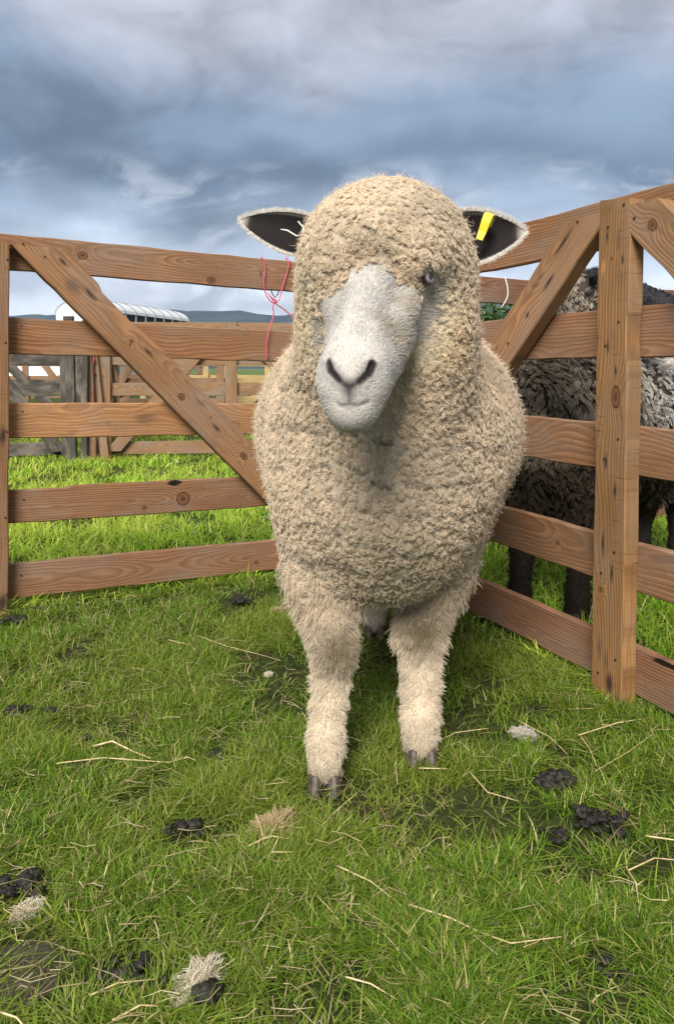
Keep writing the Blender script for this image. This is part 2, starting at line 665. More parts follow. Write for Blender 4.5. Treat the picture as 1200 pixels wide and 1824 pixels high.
def board_mesh(name, L, Wd, T, m, seed=0, wane=0.0015, x0=0.0, ends=(0, 0), notch=()):
    """board from x0 to x0+L along X, width Wd along Z (centred), thickness T along Y (0..T).
    ends: extra length of the top edge relative to the bottom edge (skew cut) at each end"""
    rng = random.Random(seed)
    n = max(8, int(L / .07))
    bev = min(.0028, T * .2)
    V, Fs = [], []
    sec = [(-Wd / 2 + bev, 0), (-Wd / 2, bev), (-Wd / 2, T - bev), (-Wd / 2 + bev, T), (Wd / 2 - bev, T), (Wd / 2, T - bev), (Wd / 2, bev), (Wd / 2 - bev, 0)]
    bow = rng.uniform(-.004, .004) * min(1, L)
    xsn = sorted(set([i / n for i in range(n + 1)] + [q for (a, b_, c_, e_) in notch for q in (a, b_)]))
    for i, u in enumerate(xsn):
        top = rng.uniform(-wane, wane)
        bot = rng.uniform(-wane, wane)
        nt = max([c_ for (a, b_, c_, e_) in notch if a <= u <= b_ and e_ > 0] + [0])
        nb = max([c_ for (a, b_, c_, e_) in notch if a <= u <= b_ and e_ < 0] + [0])
        for z, y in sec:
            zz = z + (top - nt if z > 0 else bot + nb)
            sk = ends[0] * (1 - u) + ends[1] * u
            xx = x0 + L * u + sk * (zz / Wd)
            V.append((xx, y + bow * math.sin(math.pi * u), zz + bow * .6 * math.sin(math.pi * u)))
    n = len(xsn) - 1
    for i in range(n):
        for k in range(8):
            k2 = (k + 1) % 8
            Fs.append((i * 8 + k, (i + 1) * 8 + k, (i + 1) * 8 + k2, i * 8 + k2))
    Fs.append(tuple(range(8)))
    Fs.append(tuple(n * 8 + k for k in range(8))[::-1])
    return mesh(name, V, Fs, m)


NAIL_M = plain('rusty_nail', (.075, .05, .04), .6, .6, .4, .3, 300)
nv, nf = tube_data([(0, -.0022, 0), (0, .012, 0)], [.0030, .0030], 8)
NAIL = mesh('nail', nv, nf, NAIL_M)

LIGHT_A, DARK_A = (.335, .178, .094), (.205, .094, .045)
LIGHT_B, DARK_B = (.385, .215, .108), (.235, .112, .050)
LIGHT_C, DARK_C = (.36, .20, .105), (.21, .10, .05)


def place(o, p, xdir, zdir=Vector((0, 0, 1))):
    """orient local X along xdir, local Z near zdir"""
    X = Vector(xdir).normalized()
    Z = (zdir - X * zdir.dot(X)).normalized()
    Y = Z.cross(X)
    o.matrix_basis = Matrix(((X.x, Y.x, Z.x, p[0]), (X.y, Y.y, Z.y, p[1]), (X.z, Y.z, Z.z, p[2]), (0, 0, 0, 1)))


RW, RT, PW, PT = .107, .022, .095, .042
RAILZ = [.074, .306, .562, .818, 1.068]       # rail centre heights


def hurdle(label, root, direc, half, tilt=0.0, spec=None, mats=None, detail=True, group=None, halves=(-1, 1), rails=RAILZ, flip=1, height=1.118):
    """five-bar wooden hurdle: local frame X along the panel, camera side is -Y"""
    spec = spec or {}
    t = thing('sheep_hurdle', label, 'hurdle', group=group or 'wooden hurdles of the show pens')
    X = Vector(direc).normalized()
    X.z = tilt
    X.normalize()
    place(t, root, X)
    lo = -half if -1 in halves else -.05
    hi = half if 1 in halves else .05
    sd_ = int(abs(root[0] * 1000)) + 11
    # rails: behind (local +Y), posts and braces in front
    for i, z in enumerate(rails):
        s = spec.get(('rail', i), {})
        m = mats['rail'] if mats else mat_wood('rail_timber', s.get('l', LIGHT_A), s.get('d', DARK_A), s.get('spots', ()), sd_ + i * 3.7, s.get('z0', .01), s.get('dep', .02 + .012 * i), s.get('saw', .35), s.get('grey', .12))
        me = board_mesh('rail', hi - lo + .02, RW * s.get('w', 1), RT, m, sd_ + i, x0=lo - .01 + .003 * i, notch=s.get('notch', ()))
        o = obj('rail', me, t)
        o.location = (0, .001 * (i % 2), z + s.get('dz', 0))
        o.rotation_euler = (0, s.get('ry', 0), 0)
    # posts
    for k, px_ in enumerate((lo, 0, hi)):
        if (k == 0 and -1 not in halves) or (k == 2 and 1 not in halves):
            continue
        s = spec.get(('post', k), {})
        m = mats['post'] if mats else mat_wood('post_timber', s.get('l', LIGHT_B), s.get('d', DARK_B), s.get('spots', ()), sd_ + 51 + k, s.get('z0', .06), .05, s.get('saw', .9), .1)
        me = board_mesh('post', height, PW, PT, m, sd_ + 30 + k, x0=0, ends=s.get('ends', (0, 0)), notch=s.get('notch', ()))
        o = obj('post', me, t)
        pos = Vector((px_ + s.get('dx', 0) + (PW * .45 if k == 0 else -PW * .45 if k == 2 else 0), 0, s.get('z', .004)))
        # local X up; board thickness must lie towards -Y
        M = Matrix(((0, 0, -1, pos.x), (0, 1, 0, -PT - .001), (1, 0, 0, pos.z), (0, 0, 0, 1)))
        o.matrix_basis = M
    # braces: from the top of the centre post down to the foot of the end posts
    for sgn in halves:
        s = spec.get(('brace', sgn), {})
        sp_ = s.get('spots', ())
        if sgn < 0:
            Lb0 = math.hypot(half - .11 - s.get('top', .10), height - .112)
            sp_ = [(Lb0 - q[0], *q[1:]) for q in sp_]
        m = mats['brace'] if mats else mat_wood('brace_timber', s.get('l', LIGHT_B), s.get('d', DARK_B), sp_, sd_ + 77 + sgn, s.get('z0', .03), .03, s.get('saw', .5), .2)
        a = Vector((sgn * s.get('top', .10), 0, height - .052))
        e = Vector((sgn * (half - .11), 0, .06))
        dv = e - a
        ang = math.atan2(-dv.z, abs(dv.x))
        wdt = s.get('w', PW * 1.02)
        Lb = dv.length
        # skewed ends so both cuts lie level with the rails
        sk = wdt / math.tan(ang) if ang > .2 else 0
        me = board_mesh('brace', Lb + .04, wdt, PT * .96, m, sd_ + 60 + sgn, x0=-.03, ends=(sk * sgn, sk * sgn) if s.get('skew', True) else (0, 0), notch=s.get('notch', ()))
        o = obj('brace', me, t)
        if sgn > 0:
            xd, zd = dv.normalized(), Vector((0, 0, 1))
            place(o, (a.x, -PT * .96 - .0015, a.z), xd, zd)
        else:
            # keep thickness towards -Y: local X up the brace from its foot
            me2 = board_mesh('brace', Lb + .04, wdt, PT * .96, m, sd_ + 60 + sgn, x0=-.01, ends=(-sk, -sk) if s.get('skew', True) else (0, 0), notch=s.get('notch', ()))
            o.data = me2
            place(o, (e.x, -PT * .96 - .0015, e.z), -dv.normalized(), Vector((0, 0, 1)))
    # nails
    if detail:
        rng = random.Random(sd_)
        for i, z in enumerate(rails):
            for q in (-.022, .024):
                o = obj('nail', NAIL, t)
                o.location = (q + rng.uniform(-.006, .006), -PT - .001, z + (q * 1.1) + rng.uniform(-.006, .006))
            for sgn in halves:
                s = spec.get(('brace', sgn), {})
                top = s.get('top', .10)
                u = (height - .052 - z) / (height - .112)
                bx = sgn * (top + (half - .11 - top) * u)
                if 0.02 < u < .97 or i == 4:
                    o = obj('nail', NAIL, t)
                    o.location = (bx + rng.uniform(-.012, .012), -PT * .96 - .0015, z + rng.uniform(-.02, .02))
    return t


IR = 'iron'
# back-left hurdle (spots in board coordinates: x along the board, z across)
spec_left = {
    ('rail', 4): dict(l=(.33, .185, .108), d=(.215, .105, .055), z0=.02, dep=.012, spots=[(.62, -.035, .014, .010, 'knot'), (.20, .01, .014, .011, 'knot'), (.80, .0, .004, .012, IR)], saw=.15),
    ('rail', 3): dict(l=(.345, .175, .088), d=(.21, .092, .042), z0=-.05, dep=.05, saw=.1, w=1.02),
    ('rail', 2): dict(l=(.46, .245, .118), d=(.33, .155, .068), z0=.07, dep=.09, saw=.9, spots=[(.40, .005, .035, .018, 'grey'), (.94, .005, .008, .006, 'knot')]),
    ('rail', 1): dict(l=(.31, .165, .090), d=(.19, .088, .045), z0=-.01, dep=.006, saw=.1, spots=[(.50, .045, .030, .012, 'hole'), (.53, -.01, .02, .02, 'knot'), (.40, -.032, .007, .006, 'knot')], notch=((.50, .56, .006, 1),)),
    ('rail', 0): dict(l=(.30, .160, .092), d=(.195, .090, .048), z0=.0, dep=.03, saw=.1, spots=[(.80, -.02, .007, .006, 'knot'), (.985, .0, .018, .06, 'grey')]),
    ('brace', 1): dict(l=(.36, .20, .105), d=(.24, .115, .055), saw=.35, top=.085, w=.108, notch=((.12, .20, .010, 1),), spots=[(.05, .02, .02, .006, IR), (.17, .012, .03, .008, IR), (.12, -.01, .03, .02, 'grey'), (.36, .0, .006, .006, 'knot'), (.42, .015, .022, .006, IR), (.60, -.01, .012, .010, 'knot'), (.66, .02, .02, .006, 'grey'), (.76, .0, .02, .006, IR), (.90, .0, .014, .010, 'knot')]),
    ('post', 1): dict(dx=-.064, z=-.028, l=(.30, .165, .085), d=(.20, .095, .045), spots=[(.55, -.03, .03, .01, IR), (.05, -.03, .03, .02, IR)]),
}
h_left = hurdle('five-bar wooden hurdle behind the cream sheep, tied with pink twine', (LA.x, LA.y, .022), LD, 1.225, -.022, spec_left)

spec_right = {
    ('rail', 4): dict(l=(.335, .175, .088), d=(.20, .088, .040), z0=.06, dep=.012, saw=.1, spots=[]),
    ('rail', 3): dict(l=(.355, .190, .105), d=(.21, .098, .052), z0=-.05, dep=.004, saw=.1, w=1.04),
    ('rail', 2): dict(l=(.34, .185, .100), d=(.235, .115, .058), z0=.08, dep=.10, saw=.5),
    ('rail', 1): dict(l=(.30, .165, .092), d=(.215, .105, .056), z0=.03, dep=.06, saw=.2, spots=[(-.22, .0, .006, .005, 'knot')]),
    ('rail', 0): dict(l=(.31, .165, .098), d=(.175, .080, .044), z0=-.02, dep=.0, saw=.1, spots=[(.13, .045, .05, .008, 'hole')]),
    ('post', 1): dict(l=(.325, .180, .078), d=(.205, .100, .040), saw=1.4, z0=.07, z=-.012, ends=(-.01, .012), notch=((.705, .76, .006, -1),), spots=[
        (1.04, .020, .016, .004, IR), (1.03, -.014, .024, .005, 'grey'), (.985, -.028, .012, .005, IR), (.975, .03, .022, .009, 'resin'), (.99, .005, .006, .003, IR),
        (.80, .012, .016, .004, IR), (.69, -.015, .022, .011, 'knot'), (.745, -.013, .014, .005, IR),
        (.545, .012, .018, .005, IR), (.485, -.018, .018, .005, IR), (.36, .016, .028, .005, IR), (.30, -.012, .022, .005, IR),
        (.255, .022, .006, .005, 'knot'), (.12, .022, .03, .007, 'grey'), (.05, -.01, .03, .012, IR), (.10, .0, .02, .006, 'grey')]),
    ('brace', -1): dict(l=(.39, .225, .118), d=(.25, .122, .055), saw=.25, top=.11, w=.105, spots=[(.06, .018, .045, .006, IR), (.16, -.012, .03, .006, IR), (.20, .02, .05, .006, 'grey'), (.27, -.012, .010, .006, IR), (.42, .02, .006, .006, 'grey'), (.50, .022, .028, .006, IR)]),
    ('brace', 1): dict(l=(.36, .21, .115), d=(.23, .115, .055), saw=.3, top=.07, spots=[(.05, .0, .012, .010, 'knot')]),
}
h_right = hurdle('five-bar wooden hurdle with nail-stained centre post beside the grey sheep', (RA.x, RA.y, .004), -RD, ss - .02, .0, spec_right)

# ------------------------------------------------------------------ background pens and field
bgm = {
    'tan': {k: mat_wood('tan_timber', (.33, .20, .115), (.22, .12, .065), (), 0, .02, .03, .2, .3, True) for k in ('rail',)},
    'dark': {k: mat_wood('weathered_timber', (.085, .080, .070), (.050, .046, .040), (), 0, .02, .03, .2, .5, True) for k in ('rail',)},
    'yellow': {k: mat_wood('new_timber', (.55, .42, .20), (.42, .29, .12), (), 0, .02, .03, .1, .05, True) for k in ('rail',)},
    'red': {k: mat_wood('red_brown_timber', (.25, .125, .075), (.16, .075, .045), (), 0, .02, .03, .2, .15, True) for k in ('rail',)},
}
for v in bgm.values():
    v['post'] = v['brace'] = v['rail']


def bg_hurdle(label, x0y, x1y, depth0, depth1, kind, half=None, halves=(-1, 1), group=None, tilt=0):
    p0, p1 = at(x0y, 655, depth0), at(x1y, 655, depth1)
    p0.z = p1.z = 0
    dv = p1 - p0
    mid = (p0 + p1) / 2
    return hurdle(label, (mid.x, mid.y, .004), dv, dv.length / 2, tilt, None, bgm[kind], False, group)


# the same line of hurdles goes on past the corner, behind the grey sheep
w0 = CORNER + LD * .06
w1 = CORNER + LD * 2.45
hurdle('red-brown hurdle behind the grey sheep, in line with the twine-tied one', ((w0.x + w1.x) / 2, (w0.y + w1.y) / 2 + .03, .0), LD, 1.19, 0, None, bgm['red'], False)
# pens further off
bg_hurdle('dark weathered hurdle beside the stack of upright grey boards', -330, 128, 6.0, 6.5, 'dark')
bg_hurdle('tan hurdle standing past the grey boards, in front of the pale ones', 178, 640, 6.5, 6.7, 'tan')
bg_hurdle('second dark hurdle, parallel behind the first weathered one', -260, 150, 8.2, 8.6, 'dark')
bg_hurdle('fresh yellow hurdle behind the tan pens', 400, 720, 10.5, 10.8, 'yellow')
bg_hurdle('tan hurdle in the row beyond, below the stock trailer', 150, 398, 9.6, 9.9, 'tan')
bg_hurdle('pale yellow hurdle furthest back before the trailer', 250, 480, 13.5, 13.8, 'yellow')
bg_hurdle('long tan hurdle in the far row near the trailer drawbar', -60, 150, 12.5, 12.7, 'tan')
bg_hurdle('red-brown hurdle in the far row, in front of the trailer wheels', 205, 420, 15.5, 15.8, 'red')
bg_hurdle('brown hurdle beyond the grey sheep, under the hawthorn', 840, 1330, 7.2, 7.6, 'red')
bg_hurdle('tan hurdle going back from the boards into the field', 172, 205, 6.6, 9.3, 'tan')

# upright grey boards leaning where the pens meet
for i, (px_, w_, ln, kd) in enumerate(((124, .075, -.01, 'dark'), (146, .05, .02, 'dark'), (160, .085, -.03, 'red'), (184, .07, -.10, 'tan'))):
    b = board_mesh('leaning_board', 1.17 - .03 * i, w_, .045, bgm[kd]['rail'], 90 + i)
    o = obj('leaning_board', b)
    p = at(px_, 655, 6.25 + .05 * i)
    base = Vector((p.x, p.y, -.015))
    up = Vector((ln, .01, 1)).normalized()
    xw = Vector((1, 0, 0))
    place(o, base, up, Vector((-1, 0, 0)))
    tag(o, ['narrow grey post at the end of the weathered hurdle', 'slim dark batten squeezed between two upright boards', 'broad reddish upright board beside the slim dark batten', 'tan board leaning at the end of the tan hurdle'][i], 'board')


# stock trailer with hooped canopy
def trailer():
    near = at(205, 655, 20.0)
    far = at(338, 655, 24.0)
    dv = far - near
    dv.z = 0
    L = dv.length
    t = thing('livestock_trailer', 'white livestock trailer with hooped rounded canopy and side vents', 'trailer')
    place(t, (near.x, near.y, -.05), dv)
    alu = plain('trailer_panel', (.55, .57, .58), .45, .2, .4, .06, 3)
    whi = plain('white_canopy', (.62, .64, .64), .5, 0, .3, .05, 2)
    drk = plain('vent_shadow', (.03, .035, .04), .8)
    gal = plain('galvanised_hoop', (.33, .36, .38), .45, .6, .4, .1, 8)
    tyr = plain('rubber', (.02, .02, .02), .8)
    Wd, z0, z1, z2 = 1.7, .55, 1.98, 2.20

    def box(name, a, b_, m, par=t):
        vs = [(x, y, z) for x in (a[0], b_[0]) for y in (a[1], b_[1]) for z in (a[2], b_[2])]
        fs = [(0, 1, 3, 2), (4, 6, 7, 5), (0, 4, 5, 1), (2, 3, 7, 6), (0, 2, 6, 4), (1, 5, 7, 3)]
        return obj(name, mesh(name, vs, fs, m), par)
    box('body', (0, 0, z0), (L, Wd, z1), alu)
    v = box('vent', (.05, .02, z1), (L - .05, Wd - .02, z2), drk)
    for k in range(9):
        x = .05 + (L - .1) * k / 8
        box('vent_bar', (x - .02, -.004, z1), (x + .02, .03, z2), alu, v)

    def arch(x0, x1, inset, n=14):
        V, Fs = [], []
        for x in (x0, x1):
            for i in range(n + 1):
                an = math.pi * i / n
                V.append((x, Wd / 2 - math.cos(an) * (Wd / 2 - inset), z2 + math.sin(an) * (.36 - inset)))
        for i in range(n):
            Fs.append((i, n + 1 + i, n + 2 + i, i + 1))
        Fs.append(tuple(range(n + 1)))
        Fs.append(tuple(n + 1 + i for i in range(n + 1))[::-1])
        return V, Fs
    nb = 8
    for k in range(nb):
        a = L * k / nb
        V, Fs = arch(a + .012, a + L / nb - .012, 0)
        obj('roof_panel', mesh('roof_panel', V, Fs, whi, False), t)
        V, Fs = arch(a - .02, a + .012, -.03)
        obj('hoop', mesh('hoop', V, Fs, gal), t)
    # round front and wheels
    V, Fs = arch(-.05, -.021, .02)
    obj('front_panel', mesh('front_panel', V, Fs, whi), t)
    box('front_wall', (-.05, .02, z0 + .05), (-.002, Wd - .02, z2), whi)
    for xx in (L * .42, L * .58):
        vs, fs = tube_data([(xx, -.12, .36), (xx, .12, .36)], .36, 18)
        wv = obj('wheel', mesh('wheel', vs, fs, tyr), t)
        vs, fs = tube_data([(xx, -.135, .36), (xx, -.11, .36)], .19, 14)
        obj('rim', mesh('rim', vs, fs, alu), wv)
    box('drawbar', (-1.3, Wd / 2 - .06, .42), (0, Wd / 2 + .06, .54), gal)
    box('chassis', (0, .1, .36), (L, Wd - .1, z0), gal)


trailer()


# pale marquee roof beyond the dark hurdle
def marquee():
    c = at(20, 655, 34)
    t = thing('marquee', 'low white marquee roof far beyond the weathered hurdle', 'marquee', (c.x, c.y, 0))
    whi = plain('marquee_canvas', (.78, .80, .82), .7, 0, .2, .04, 1)
    w, dpt, h0, h1 = 3.4, 3.0, 2.0, 2.62
    V = [(-w, 0, h0), (w, 0, h0), (w, dpt * 2, h0), (-w, dpt * 2, h0), (-w * .94, dpt, h1), (w * .94, dpt, h1)]
    obj('roof', mesh('roof', V, [(0, 1, 5, 4), (2, 3, 4, 5), (1, 2, 5), (3, 0, 4), (0, 3, 2, 1)], whi), t)
    V = [(-w, .02, -.1), (w, .02, -.1), (w, dpt * 2, -.1), (-w, dpt * 2, -.1), (-w, .02, h0 - .003), (w, .02, h0 - .003), (w, dpt * 2, h0 - .003), (-w, dpt * 2, h0 - .003)]
    obj('wall', mesh('wall', V, [(0, 1, 5, 4), (1, 2, 6, 5), (2, 3, 7, 6), (3, 0, 4, 7)], whi), t)


marquee()


# trees: trunk with limbs, crown of leaf-clump faces
def mat_leaf(name, a, b_):
    m, t, b = mat(name)
    tc = t.node('ShaderNodeTexCoord').outputs['Object']
    nz = t.noise(tc, 2.5, 4)
    c = t.mix(t.map(nz, .35, .65), a, b_)
    t.put(b.inputs['Base Color'], c)
    b.inputs['Roughness'].default_value = .6
    return m


leaf_m = mat_leaf('hawthorn_leaf', (.022, .055, .012), (.07, .13, .025))
bark_m = plain('bark', (.09, .07, .05), .9, 0, .2, .3, 20)


def tree(label, base, h, rad, n, seed, leaf=.09):
    rng = np.random.default_rng(seed)
    t = thing('hawthorn_tree', label, 'tree', tuple(base))
    V, Fs = tube_data([(0, 0, -.1), (.05, 0, h * .3), (0, .05, h * .6), (.03, 0, h * .85)], [h * .05, h * .04, h * .025, h * .01], 8)
    for k in range(6):
        an = k * 1.05 + .3
        p0 = Vector((0, 0, h * (.28 + .06 * k)))
        p1 = p0 + Vector((math.cos(an) * rad * .7, math.sin(an) * rad * .7, h * .22))
        v2, f2 = tube_data([p0, (p0 + p1) / 2 + Vector((0, 0, h * .05)), p1], [h * .02, h * .014, h * .005], 6)
        o_ = len(V)
        V += v2
        Fs += [tuple(i + o_ for i in f) for f in f2]
    obj('trunk', mesh('trunk', V, Fs, bark_m, True), t)
    cl = rng.normal(0, 1, (40, 3))
    cl /= np.linalg.norm(cl, axis=1)[:, None]
    cl *= rng.uniform(.35, .95, (40, 1))
    cc = cl * np.array([rad, rad, h * .36]) + np.array([0, 0, h * .6])
    ci = rng.integers(0, 40, n)
    P = cc[ci] + rng.normal(0, 1, (n, 3)) * np.array([rad, rad, rad]) * .17
    A = rng.normal(0, 1, (n, 3))
    A /= np.linalg.norm(A, axis=1)[:, None]
    B = np.cross(A, rng.normal(0, 1, (n, 3)))
    B /= np.linalg.norm(B, axis=1)[:, None]
    sz = leaf * rng.uniform(.6, 1.3, (n, 1))
    Vn = np.stack([P - A * sz, P + B * sz * .55, P + A * sz, P - B * sz * .55], 1).reshape(-1, 3)
    Fn = np.arange(n * 4).reshape(n, 4)
    obj('crown', np_mesh('crown', Vn, Fn, leaf_m), t)


tb = at(880, 655, 19.0)
tree('dark green hawthorn tree beyond the pens, past the cream sheep', (tb.x, tb.y, 0), 2.4, 1.5, 7000, 5, .07)

# ------------------------------------------------------------------ sheep: implicit body meshed on a stretched grid
def surface_nets(xs, ys, zs, v):
    v = v.astype(np.float32)
    nx, ny, nz = v.shape
    ins = v < 0
    cnt = np.zeros((nx - 1, ny - 1, nz - 1), np.int8)
    for i in (0, 1):
        for j in (0, 1):
            for k in (0, 1):
                cnt += ins[i:nx - 1 + i, j:ny - 1 + j, k:nz - 1 + k]
    act = (cnt > 0) & (cnt < 8)
    I, J, K = np.nonzero(act)
    idx = -np.ones(act.shape, np.int64)
    idx[I, J, K] = np.arange(len(I))
    acc = np.zeros((len(I), 3))
    num = np.zeros(len(I))
    cor = [(i, j, k) for i in (0, 1) for j in (0, 1) for k in (0, 1)]
    for a in cor:
        for ax in range(3):
            if a[ax]:
                continue
            b = list(a)
            b[ax] = 1
            va = v[I + a[0], J + a[1], K + a[2]]
            vb = v[I + b[0], J + b[1], K + b[2]]
            cr_ = (va < 0) != (vb < 0)
            t = np.where(cr_, va / np.where(va == vb, 1, va - vb), 0)
            pa = np.stack([xs[I + a[0]], ys[J + a[1]], zs[K + a[2]]], 1)
            pb = np.stack([xs[I + b[0]], ys[J + b[1]], zs[K + b[2]]], 1)
            acc += np.where(cr_[:, None], pa + (pb - pa) * t[:, None], 0)
            num += cr_
    V = acc / num[:, None]
    Q = []
    for ax in range(3):
        o1, o2 = [(1, 2), (2, 0), (0, 1)][ax]
        sl = [slice(1, -1)] * 3
        sl[ax] = slice(0, -1)
        A = ins[tuple(sl)]
        sl2 = list(sl)
        sl2[ax] = slice(1, None)
        B = ins[tuple(sl2)]
        n0 = np.array(np.nonzero(A != B))
        fl = A[tuple(n0)]
        base = n0.copy()
        for q in range(3):
            if q != ax:
                base[q] += 1
        def cell(d1, d2):
            c = base.copy()
            c[o1] -= d1
            c[o2] -= d2
            return idx[c[0], c[1], c[2]]
        q4 = np.stack([cell(1, 1), cell(0, 1), cell(0, 0), cell(1, 0)], 1)
        q4[~fl] = q4[~fl][:, ::-1]
        Q.append(q4)
    return V, np.concatenate(Q)


def axis_grid(lo, hi, f0, f1, fine, coarse):  # fine spacing between f0 and f1
    a = np.arange(lo, f0, coarse)
    b = np.arange(f0, f1, fine)
    c = np.arange(f1, hi + coarse, coarse)
    return np.concatenate([a, b, c]).astype(np.float32)


class Field:
    def __init__(self, xs, ys, zs):
        self.x, self.y, self.z = xs[:, None, None], ys[None, :, None], zs[None, None, :]

    def ell(self, c, r, rotz=0.0):
        X, Y, Z = self.x - c[0], self.y - c[1], self.z - c[2]
        if rotz:
            cs, sn = math.cos(rotz), math.sin(rotz)
            X, Y = X * cs + Y * sn, -X * sn + Y * cs
        k = np.sqrt((X / r[0]) ** 2 + (Y / r[1]) ** 2 + (Z / r[2]) ** 2)
        return ((k - 1) * min(r)).astype(np.float32)

    def lell(self, O, fr, c, r):
        """ellipsoid in a local frame fr (3 axis vectors)"""
        X, Y, Z = self.x - O[0], self.y - O[1], self.z - O[2]
        s = 0
        for a, cc, rr_ in zip(fr, c, r):
            s = s + (((X * a[0] + Y * a[1] + Z * a[2]) - cc) / rr_) ** 2
        return ((np.sqrt(s) - 1) * min(r)).astype(np.float32)

    def cone(self, a, b, ra, rb):
        a, b = np.array(a, float), np.array(b, float)
        ab = b - a
        X, Y, Z = self.x - a[0], self.y - a[1], self.z - a[2]
        t = np.clip((X * ab[0] + Y * ab[1] + Z * ab[2]) / ab.dot(ab), 0, 1)
        dd = np.sqrt((X - t * ab[0]) ** 2 + (Y - t * ab[1]) ** 2 + (Z - t * ab[2]) ** 2)
        return (dd - (ra + (rb - ra) * t)).astype(np.float32)


def smin(a, b, k):
    h = np.clip(.5 + .5 * (b - a) / k, 0, 1)
    return b + (a - b) * h - k * h * (1 - h)


def vert_normals(V, Q):
    n = np.cross(V[Q[:, 2]] - V[Q[:, 0]], V[Q[:, 3]] - V[Q[:, 1]])
    N = np.zeros_like(V)
    for k in range(4):
        np.add.at(N, Q[:, k], n)
    return N / (np.linalg.norm(N, axis=1)[:, None] + 1e-12)


def smooth_mesh(V, Q, it=2, lam=.5):
    E = np.concatenate([Q[:, [0, 1]], Q[:, [1, 2]], Q[:, [2, 3]], Q[:, [3, 0]]])
    deg = np.bincount(E.ravel(), minlength=len(V)).astype(float)
    for _ in range(it):
        acc = np.zeros_like(V)
        np.add.at(acc, E[:, 0], V[E[:, 1]])
        np.add.at(acc, E[:, 1], V[E[:, 0]])
        V = V + lam * (acc / deg[:, None] - V)
    return V


def sample_surface(V, N, Q, weight, n, rng, *attrs):
    """random points on quads; weight per quad"""
    p = [V[Q[:, i]] for i in range(4)]
    area = .5 * np.linalg.norm(np.cross(p[2] - p[0], p[3] - p[1]), axis=1) * weight
    cum = np.cumsum(area)
    q = np.searchsorted(cum, rng.uniform(0, cum[-1], n))
    u, v = rng.uniform(0, 1, (n, 1)), rng.uniform(0, 1, (n, 1))
    w = [(1 - u) * (1 - v), u * (1 - v), u * v, (1 - u) * v]
    P = sum(w[i] * V[Q[q, i]] for i in range(4))
    Nn = sum(w[i] * N[Q[q, i]] for i in range(4))
    Nn /= np.linalg.norm(Nn, axis=1)[:, None] + 1e-12
    out = []
    for a in attrs:
        aa = a[:, None] if a.ndim == 1 else a
        r_ = sum(w[i] * aa[Q[q, i]] for i in range(4))
        out.append(r_[:, 0] if a.ndim == 1 else r_)
    return (P, Nn, *out)


def tangents(N):
    up = np.where(np.abs(N[:, 2:3]) < .9, np.array([[0, 0, 1.0]]), np.array([[1.0, 0, 0]]))
    t1 = np.cross(up, N)
    t1 /= np.linalg.norm(t1, axis=1)[:, None]
    return t1, np.cross(N, t1)


def strands_object(name, pts, rad, col, m, parent):
    """pts (n,k,3), rad (n,k), col (n,3)"""
    n, k = pts.shape[:2]
    cu = bpy.data.hair_curves.new(name)
    cu.add_curves([k] * n)
    cu.points.foreach_set('position', np.ascontiguousarray(pts, np.float32).ravel())
    if 'radius' not in cu.attributes:
        cu.attributes.new('radius', 'FLOAT', 'POINT')
    cu.attributes['radius'].data.foreach_set('value', np.ascontiguousarray(rad, np.float32).ravel())
    a = cu.attributes.new('col', 'FLOAT_COLOR', 'CURVE')
    c4 = np.ones((n, 4), np.float32)
    c4[:, :3] = col
    a.data.foreach_set('color', c4.ravel())
    cu.materials.append(m)
    return obj(name, cu, parent)


def mat_fibre(name, trans=.38):
    m, t, b = mat(name)
    at_ = t.node('ShaderNodeAttribute', attribute_name='col')
    d_ = t.node('ShaderNodeBsdfDiffuse')
    t.put(d_.inputs[0], at_.outputs['Color'])
    tr = t.node('ShaderNodeBsdfTranslucent')
    t.put(tr.inputs[0], at_.outputs['Color'])
    mx = t.node('ShaderNodeMixShader')
    mx.inputs[0].default_value = trans
    t.l.new(d_.outputs[0], mx.inputs[1])
    t.l.new(tr.outputs[0], mx.inputs[2])
    t.l.new(mx.outputs[0], t.n['Material Output'].inputs[0])
    return m


FIBRE = mat_fibre('wool_fibre')


def mat_skin():
    m, t, b = mat('sheep_skin')
    at_ = t.node('ShaderNodeAttribute', attribute_name='col')
    tc = t.node('ShaderNodeTexCoord').outputs['Object']
    nz = t.noise(tc, 260, 4)
    c = t.mix(t.map(nz, .3, .7, 0, .35), at_.outputs['Color'], t.mix(1.0, at_.outputs['Color'], (.55, .5, .45), 'MULTIPLY'))
    t.put(b.inputs['Base Color'], c)
    b.inputs['Roughness'].default_value = .8
    b.inputs['Specular IOR Level'].default_value = .15
    t.put(b.inputs['Normal'], t.bump(nz, .12, .002))
    return m


SKIN = mat_skin()


